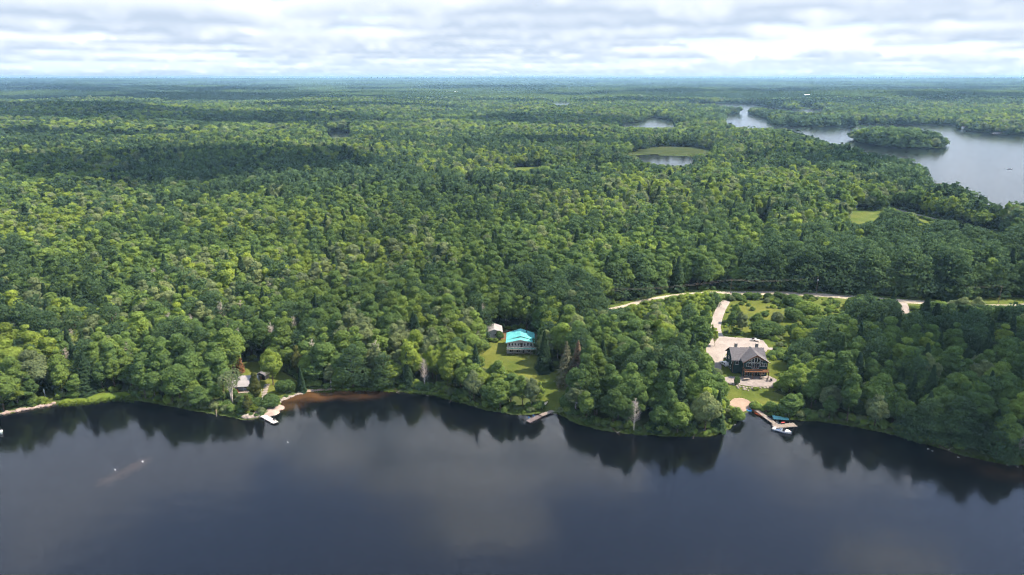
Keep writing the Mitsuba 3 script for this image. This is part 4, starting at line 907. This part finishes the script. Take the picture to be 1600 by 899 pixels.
tree_group('sg_bare', None, None, bare(rnd(6), 12, 60, 3.4, .22), BARK_PALE)
def birch_trunks(g):
    ms = []
    for k, (dx, dy) in enumerate([(-2.6, .4), (1.6, -.6), (-.8, 1.0), (3.2, .6)]):
        ms.append(stem([[0, 0, -.5], [dx * .35, dy * .4, 4.5], [dx, dy, 11]], [.24, .17, .05], 6))
        for _ in range(5):
            z = g.uniform(.4, .9); p = np.array([dx * z, dy * z, 11 * z]); e = p + np.array([g.normal() * 1.3, g.normal() * 1.3, 1.5]); ms.append(stem([p, (p + e) / 2, e], [.09, .06, .02], 4))
    return join(ms)
C, R = crown_lobes(rnd(8), 13, 4.0, 4.2, 16, .36)
tree_group('sg_birch', from_lobes(rnd(9), C, R, 900, .5, jit=.8), LEAVES[3], birch_trunks(rnd(10)), BARK_PALE)
SIZE = {'sg_cedar': 12, 'sg_dead': 17, 'sg_rust': 13, 'sg_thin': 17, 'sg_bare': 12, 'sg_birch': 13}
spec_i = {}
def specimen(name, cat, px, py, hh, grp, label, wide=1.0, rz=None, group=None):
    k, i = name, 0
    while k in labels: i += 1; k = f'{name}_{i:03d}'
    if isinstance(grp, tuple):
        href = HT[grp[0]]; gs = KINDS[(grp[0], grp[1], 0)]; gk = gs[(len(labels) * 7) % len(gs)]
    else: href, gk = SIZE[grp], grp
    q = on_land(px, py)
    place(k, gk, q - [0, 0, .1], hh / href * wide, rz if rz is not None else (len(labels) * 2.399) % 6.28, hh / href)
    labels[k] = {'label': label, 'category': cat}
    if group: labels[k]['group'] = group
SP = [
 ('maple_tree', 'tree', 427, 602, 15.5, ('broad', 1), 'round bright green maple on the lawn right of the grey roofed cottage', 1.0),
 ('cedar_tree', 'tree', 400.5, 631, 12.2, 'sg_cedar', 'tall olive cedar standing right in front of the grey roofed cottage', .95),
 ('cedar_tree', 'tree', 388, 645.5, 7.2, 'sg_cedar', 'small yellowish cedar at the water left of the bare granite rock', 1.1),
 ('cedar_tree', 'tree', 466, 590, 13.5, 'sg_cedar', 'tall brownish cedar behind the small spruce near the brown shallows', .8),
 ('birch_tree', 'tree', 363, 630, 13.5, 'sg_birch', 'airy birch with white leaning stems left of the grey roofed cottage', 1.0),
 ('rusty_tree', 'tree', 376, 581, 9.0, 'sg_rust', 'rust brown dying conifer at the left end of the cottage lawn', 1.2),
 ('spruce_tree', 'tree', 471.5, 610.5, 10.2, ('spruce', 0), 'small neat spruce by the bank at the left end of brown shallows', 1.0),
 ('round_shrub', 'shrub', 441.5, 614, 4.6, ('bush', 2), 'left of two clipped round shrubs on the cottage lawn', .85),
 ('round_shrub', 'shrub', 452.5, 611.5, 4.4, ('bush', 2), 'right of two clipped round shrubs on the cottage lawn', .85),
 ('round_shrub', 'shrub', 421, 625, 2.4, ('bush', 0), 'little shrub beside the garden path above the stone bank', .9),
 ('spruce_tree', 'tree', 850, 579, 17.2, ('spruce', 0), 'big dark spruce at the right front corner of the turquoise roofed house', 1.15),
 ('leafy_tree', 'tree', 871, 560, 15.0, ('tall', 3), 'light green leafy tree between two spruces right of the turquoise roofed house', 1.0),
 ('spruce_tree', 'tree', 897, 556, 16.5, ('spruce', 0), 'tall narrow spruce behind the dying conifers right of the lawn', .85),
 ('dying_spruce', 'tree', 884, 601, 18.0, 'sg_thin', 'thin grey green spruce, left of the two dying conifers on the lawn edge', 1.1),
 ('dying_spruce', 'tree', 902, 598, 17.5, 'sg_dead', 'brown dead spruce, right of the two dying conifers on the lawn edge', 1.15),
 ('dying_spruce', 'tree', 948, 575, 17.0, 'sg_dead', 'brownish half dead conifer among dark trees on the wooded point', .9),
 ('maple_tree', 'tree', 777, 615, 13.6, ('broad', 0), 'large leafy maple on the bank in front of the turquoise house lawn', 1.1),
 ('leafy_tree', 'tree', 800, 629, 11.0, ('broad', 2), 'dark leafy tree on the bank right of the large maple', 1.0),
 ('leafy_tree', 'tree', 816, 635, 12.0, ('tall', 0), 'upright leafy tree in the middle of the shore clump below the lawn', 1.1),
 ('leafy_tree', 'tree', 831, 638, 12.0, ('broad', 3), 'grey green leafy tree near the small dock', .9),
 ('leafy_tree', 'tree', 843, 636, 10.0, ('tall', 1), 'pale leafy tree at the right end of the shore clump', 1.0),
 ('leafy_tree', 'tree', 762, 633, 9.0, ('broad', 2), 'low dark tree leaning over the water left of the shore clump', 1.2),
 ('garden_shrub', 'shrub', 781, 531, 3.6, ('bush', 2), 'dark shrub between the garage and the turquoise roofed house', .8),
 ('garden_shrub', 'shrub', 767, 534, 1.8, ('bush', 0), 'low clipped shrub in front of the pale garage, left of the pair', 1.2),
 ('garden_shrub', 'shrub', 774, 534.5, 1.8, ('bush', 0), 'low clipped shrub in front of the pale garage, right of the pair', 1.2),
 ('leafy_tree', 'tree', 1142, 523, 11.0, ('tall', 2), 'left of two trees standing together right of the driveway', 1.15),
 ('leafy_tree', 'tree', 1157, 523, 11.5, ('tall', 3), 'right of two trees standing together right of the driveway', 1.2),
 ('leafy_tree', 'tree', 1148, 505, 10.0, ('broad', 0), 'tree behind the pair right of the driveway, nearest the road', .9),
 ('large_bush', 'shrub', 1190, 524, 6.6, ('bush', 2), 'left half of the wide dark round bush on the lawn behind the timber house', 1.25),
 ('large_bush', 'shrub', 1204, 523.5, 6.4, ('bush', 2), 'right half of the wide dark round bush on the lawn behind the timber house', 1.25),
 ('large_bush', 'shrub', 1253, 537, 7.2, ('bush', 1), 'pale yellow green bush, left of the bright pair beside the lawn', 1.0),
 ('large_bush', 'shrub', 1268, 538, 7.4, ('bush', 1), 'pale yellow green bush, right of the bright pair beside the lawn', 1.0),
 ('large_bush', 'shrub', 1238.5, 529, 6.2, ('bush', 2), 'narrow dark bush left of the pale yellow green bushes', .6),
 ('large_bush', 'shrub', 1213, 504, 4.6, ('bush', 3), 'grey green bush behind the wide dark round bush', 1.1),
 ('large_bush', 'shrub', 1182, 501, 3.8, ('bush', 0), 'small green bush between the road and the wide dark bush', 1.0),
 ('large_bush', 'shrub', 1235, 500, 5.6, ('bush', 2), 'dark bush right of the grey green one below the road', 1.1),
 ('large_bush', 'shrub', 1240, 478, 5.5, ('bush', 2), 'dark bush close below the gravel road, middle of the scrub', 1.4),
 ('large_bush', 'shrub', 1262, 490, 6.0, ('bush', 0), 'broad green bush in the scrub below the transformer pole', 1.3),
 ('leafy_tree', 'tree', 1110, 494, 8.5, ('broad', 2), 'dark tree left of the upper driveway', 1.0),
 ('leafy_tree', 'tree', 1100, 483, 8.0, ('tall', 0), 'slim tree by the road left of the driveway entrance', 1.1),
 ('leafy_tree', 'tree', 1116, 541, 8.5, ('tall', 1), 'slim bright tree on the grass island left of the driveway', .9),
 ('leafy_tree', 'tree', 1112, 530, 7.0, ('tall', 0), 'young tree behind the slim bright one left of the driveway', .9),
 ('pine_tree', 'tree', 1353, 496, 13.5, ('pine', 0), 'broad pine below the road left of the second driveway', 1.1),
 ('spruce_tree', 'tree', 1391, 496, 14.5, ('spruce', 0), 'dark spruce at the entrance of the second driveway', 1.2),
 ('willow_tree', 'tree', 1497, 504, 13.5, ('broad', 3), 'broad pale grey green tree below the road, right of the second driveway', 1.4),
 ('willow_tree', 'tree', 1524, 498, 11.0, ('broad', 3), 'smaller pale tree right of the broad pale one below the road', 1.2),
 ('round_shrub', 'shrub', 1150, 657, 4.2, ('bush', 0), 'round green bush on the point left of the sandy beach', 1.0),
 ('round_shrub', 'shrub', 1203, 643, 3.4, ('bush', 2), 'dark shrub on the bank just right of the long dock', 1.0),
 ('leafy_tree', 'tree', 1247, 645, 7.5, ('broad', 2), 'small round tree on the shore right of the swim mat', 1.0),
 ('leafy_tree', 'tree', 1296, 647, 12.0, ('broad', 3), 'round grey green tree, second from the dock along the right shore', 1.15),
 ('leafy_tree', 'tree', 1352, 654, 14.0, ('tall', 0), 'mid green leafy tree, third from the dock along the right shore', 1.2),
 ('garden_shrub', 'shrub', 1152, 601, 3.0, ('bush', 2), 'dark shrub among the stones at the left of the patio', .6),
 ('garden_shrub', 'shrub', 1217, 608, 3.0, ('bush', 0), 'green shrub at the right corner of the patio', 1.0),
 ('garden_shrub', 'shrub', 1181, 609.5, 1.3, ('bush', 1), 'low yellowish shrub below the middle of the patio wall', 1.2),
 ('bare_tree', 'tree', 990, 672, 12.0, 'sg_bare', 'bare grey dead tree on the wooded point between the lawns', .9),
 ('bare_tree', 'tree', 664, 606, 12.5, 'sg_bare', 'bare grey dead tree on the shore left of the turquoise house', .8),
 ('bare_tree', 'tree', 1590, 712, 8.5, 'sg_bare', 'bare pale tree at the right edge by the water', .9),
]
for q in SP:
    if q[4] > 0: specimen(q[0], q[1], q[2], q[3], q[4], q[5], q[6], q[7])

# ------------------------------------------------------------------ the nearest forest trees, one by one
near_trees.sort(key=lambda t: math.hypot(t[0], t[1]))
def pix(x, y, z):
    r = np.array([x, y, z - H]); dd = r @ FWD
    return 800 + FOC * r[0] / dd, 449.5 - FOC * (r @ UP) / dd
NAME = {'broad': 'broadleaf_tree', 'tall': 'slender_tree', 'spruce': 'forest_spruce', 'pine': 'forest_pine', 'bush': 'forest_bush'}
TONE = {0: 'mid green', 1: 'yellow green', 2: 'dark green', 3: 'grey green'}
WHAT = {'broad': 'broad leafy tree', 'tall': 'slender leafy tree', 'spruce': 'pointed dark spruce', 'pine': 'dark pine', 'bush': 'low leafy bush'}
CAT = {'broad': 'tree', 'tall': 'tree', 'spruce': 'tree', 'pine': 'tree', 'bush': 'shrub'}
count = {}
spots = [on_land(q[2], q[3]) for q in SP if q[4] > 5]
for t in near_trees:
    x, y, z, kd, tn, grp, sc, sz, rz = t
    if min(math.hypot(x - q[0], y - q[1]) for q in spots) < 2.6: continue
    if count.get(kd, 0) >= (290 if kd in ('bush', 'spruce', 'pine') else 150):
        place(f'forest__{FOREST:06d}', grp, (x, y, z - .1), sc, rz, sz); FOREST += 1; continue
    i = count.get(kd, 0); count[kd] = i + 1
    k = NAME[kd] + (f'_{i:03d}' if i else '')
    place(k, grp, (x, y, z - .1), sc, rz, sz)
    px, py = pix(x, y, z)
    where = ('on the far left shore' if px < 200 else 'left of the grey cottage' if px < 385 else 'around the grey cottage lawn' if px < 480 else 'between cottage and turquoise house' if px < 700
             else 'behind the pale garage' if (px < 790 and py < 545) else 'behind the turquoise house' if (px < 845 and py < 545) else 'behind the big dark spruce' if (px < 900 and py < 545) else 'around the turquoise house lawn' if px < 900 else 'below the gravel road' if (px < 1110 and py < 535) else 'on the inner point' if px < 1005 else 'on the beach side of the point' if px < 1110 else 'around the timber house' if px < 1240 else 'just right of the long dock' if px < 1320 else 'midway along the right shore' if px < 1420 else 'on the far right shore')
    dd = shore_dist(np.array([x]), np.array([y]))[0]
    row = 'at the water' if dd < 7 else 'in second row' if dd < 22 else 'in mid wood' if dd < 45 else 'well inland'
    size = 'tall ' if sz > 1.08 else 'short ' if sz < .8 else 'medium '
    tone = '' if kd in ('spruce', 'pine') else TONE[tn] + ' '
    labels[k] = {'label': f'{size}{tone}{WHAT[kd]} {row} {where}', 'category': CAT[kd], 'group': f'{size}{tone}{WHAT[kd]}s {row} {where}'}

gb = rnd(99); nb = 0
while nb < 70:
    px, py = gb.uniform(-10, 760), gb.uniform(420, 590); q = on_land(px, py)
    if shore_dist(q[:1], q[1:2])[0] < 4 or not keep_clear(q[:1], q[1:2])[0] or sight(q[:1], q[1:2])[0] < 14: continue
    sz = float(gb.uniform(1.05, 1.4)); place(f'forest__{FOREST:06d}', 'sg_bare', q, sz * .8, float(gb.uniform(0, 6)), sz); FOREST += 1; nb += 1
# ------------------------------------------------------------------ undergrowth and reeds along the banks
X, Y = NG.X.ravel(), NG.Y.ravel()
gu = rnd(77); X = X + gu.uniform(-.5, .5, len(X)); Y = Y + gu.uniform(-.5, .5, len(Y))
D = NG.sample(dn, X, Y)
inv = np.abs(np.arctan2(X, Y)) < math.radians(38)
bare_here = NG.sample(bn.astype(np.float32), X, Y) > .3
near_bare = NG.sample(ndimage.distance_transform_edt(~bn).astype(np.float32), X, Y)
k = inv & ~bare_here & (((D > .2) & (D < 5) & (gu.uniform(size=len(X)) < .24)) | ((near_bare < 5) & (D > 1) & (gu.uniform(size=len(X)) < .13)))
yardm = NG.mask(yard_chalet.difference(unary_union([lot.buffer(2.5), drive.buffer(3.5), track.buffer(2), patio.buffer(7), Point(*on_land(1180, 580)[:2]).buffer(14)])))
k |= inv & yardm.ravel() & (gu.uniform(size=len(X)) < .016 + .05 * (NG.sample(ndimage.distance_transform_edt(yardm).astype(np.float32), X, Y) < 4))
k |= inv & (D > 2) & (NG.sample(NG.mask(scrub).astype(np.float32), X, Y) > .5) & (NG.sample(NG.mask(road.buffer(6)).astype(np.float32), X, Y) < .1) & (gu.uniform(size=len(X)) < .035)
idx = np.flatnonzero(k)
for n_, i in enumerate(idx):
    hh = float(gu.uniform(.7, 2.5)) * (.75 if D[i] < 1.5 else 1); tn = int(gu.choice([0, 0, 1, 2, 2, 3]))
    grp = KINDS[('bush', tn, 1)]; grp = grp[int(gu.integers(len(grp)))]
    place(f'undergrowth__{n_:05d}', grp, (X[i], Y[i], land1(X[i], Y[i]) - .15), hh / 4 * 1.2, float(gu.uniform(0, 6.28)), hh / 4)
labels['undergrowth'] = {'label': 'low bushes and undergrowth along the banks and forest edges', 'category': 'undergrowth', 'kind': 'stuff'}
gx = rnd(78); NR = 90000
X, Y = gx.uniform(-330, 330, NR * 9), gx.uniform(150, 380, NR * 9)
D = NG.sample(dn, X, Y)
PXX = 800 + FOC * X / (Y * math.cos(PITCH) + H * math.sin(PITCH))
strip = np.select([(PXX > 90) & (PXX < 210), (PXX > 490) & (PXX < 720), (PXX > 960) & (PXX < 1135), (PXX > 1235)], [3.2, 2.0, 1.6, 1.3], .5)
k = (D > -strip) & (D < 1.2) & (np.abs(np.arctan2(X, Y)) < math.radians(38)) & ~((PXX > 385) & (PXX < 490)) & ~((PXX > 1158) & (PXX < 1195)) & ~((PXX > 845) & (PXX < 875)) & ~(PXX < 90)
X, Y = X[k][:42000], Y[k][:42000]
n = len(X); hh = gx.uniform(.4, 1.1, n); a = gx.uniform(0, 6.28, n); w = gx.uniform(.10, .22, n); lean = gx.normal(size=(n, 2)) * .22
zb = np.maximum(land(X, Y), -.1)
P0 = np.column_stack([X - np.cos(a) * w, Y - np.sin(a) * w, zb]); P1 = np.column_stack([X + np.cos(a) * w, Y + np.sin(a) * w, zb]); P2 = np.column_stack([X + lean[:, 0], Y + lean[:, 1], zb + hh])
add('shore_reeds', (np.stack([P0, P1, P2], 1).reshape(-1, 3), np.arange(3 * n).reshape(-1, 3)), REED)
labels['shore_reeds'] = {'label': 'bright green reeds and sedge fringing the lake shore', 'category': 'reeds', 'kind': 'stuff'}
print('counts', count, 'reeds', n, 'undergrowth', len(idx))
#MORE_END
# ------------------------------------------------------------------ the air
scene['haze'] = {'type': 'cube', 'to_world': T().translate([0, 20000, 78.0]).scale([50000, 50000, 90.0]), 'bsdf': {'type': 'null'}, 'interior': {'type': 'ref', 'id': 'haze_air'}}
labels['haze'] = {'label': 'thin bluish summer haze over forest and lake', 'kind': 'stuff', 'category': 'haze'}
print('forest', FOREST, 'near', len(near_trees))
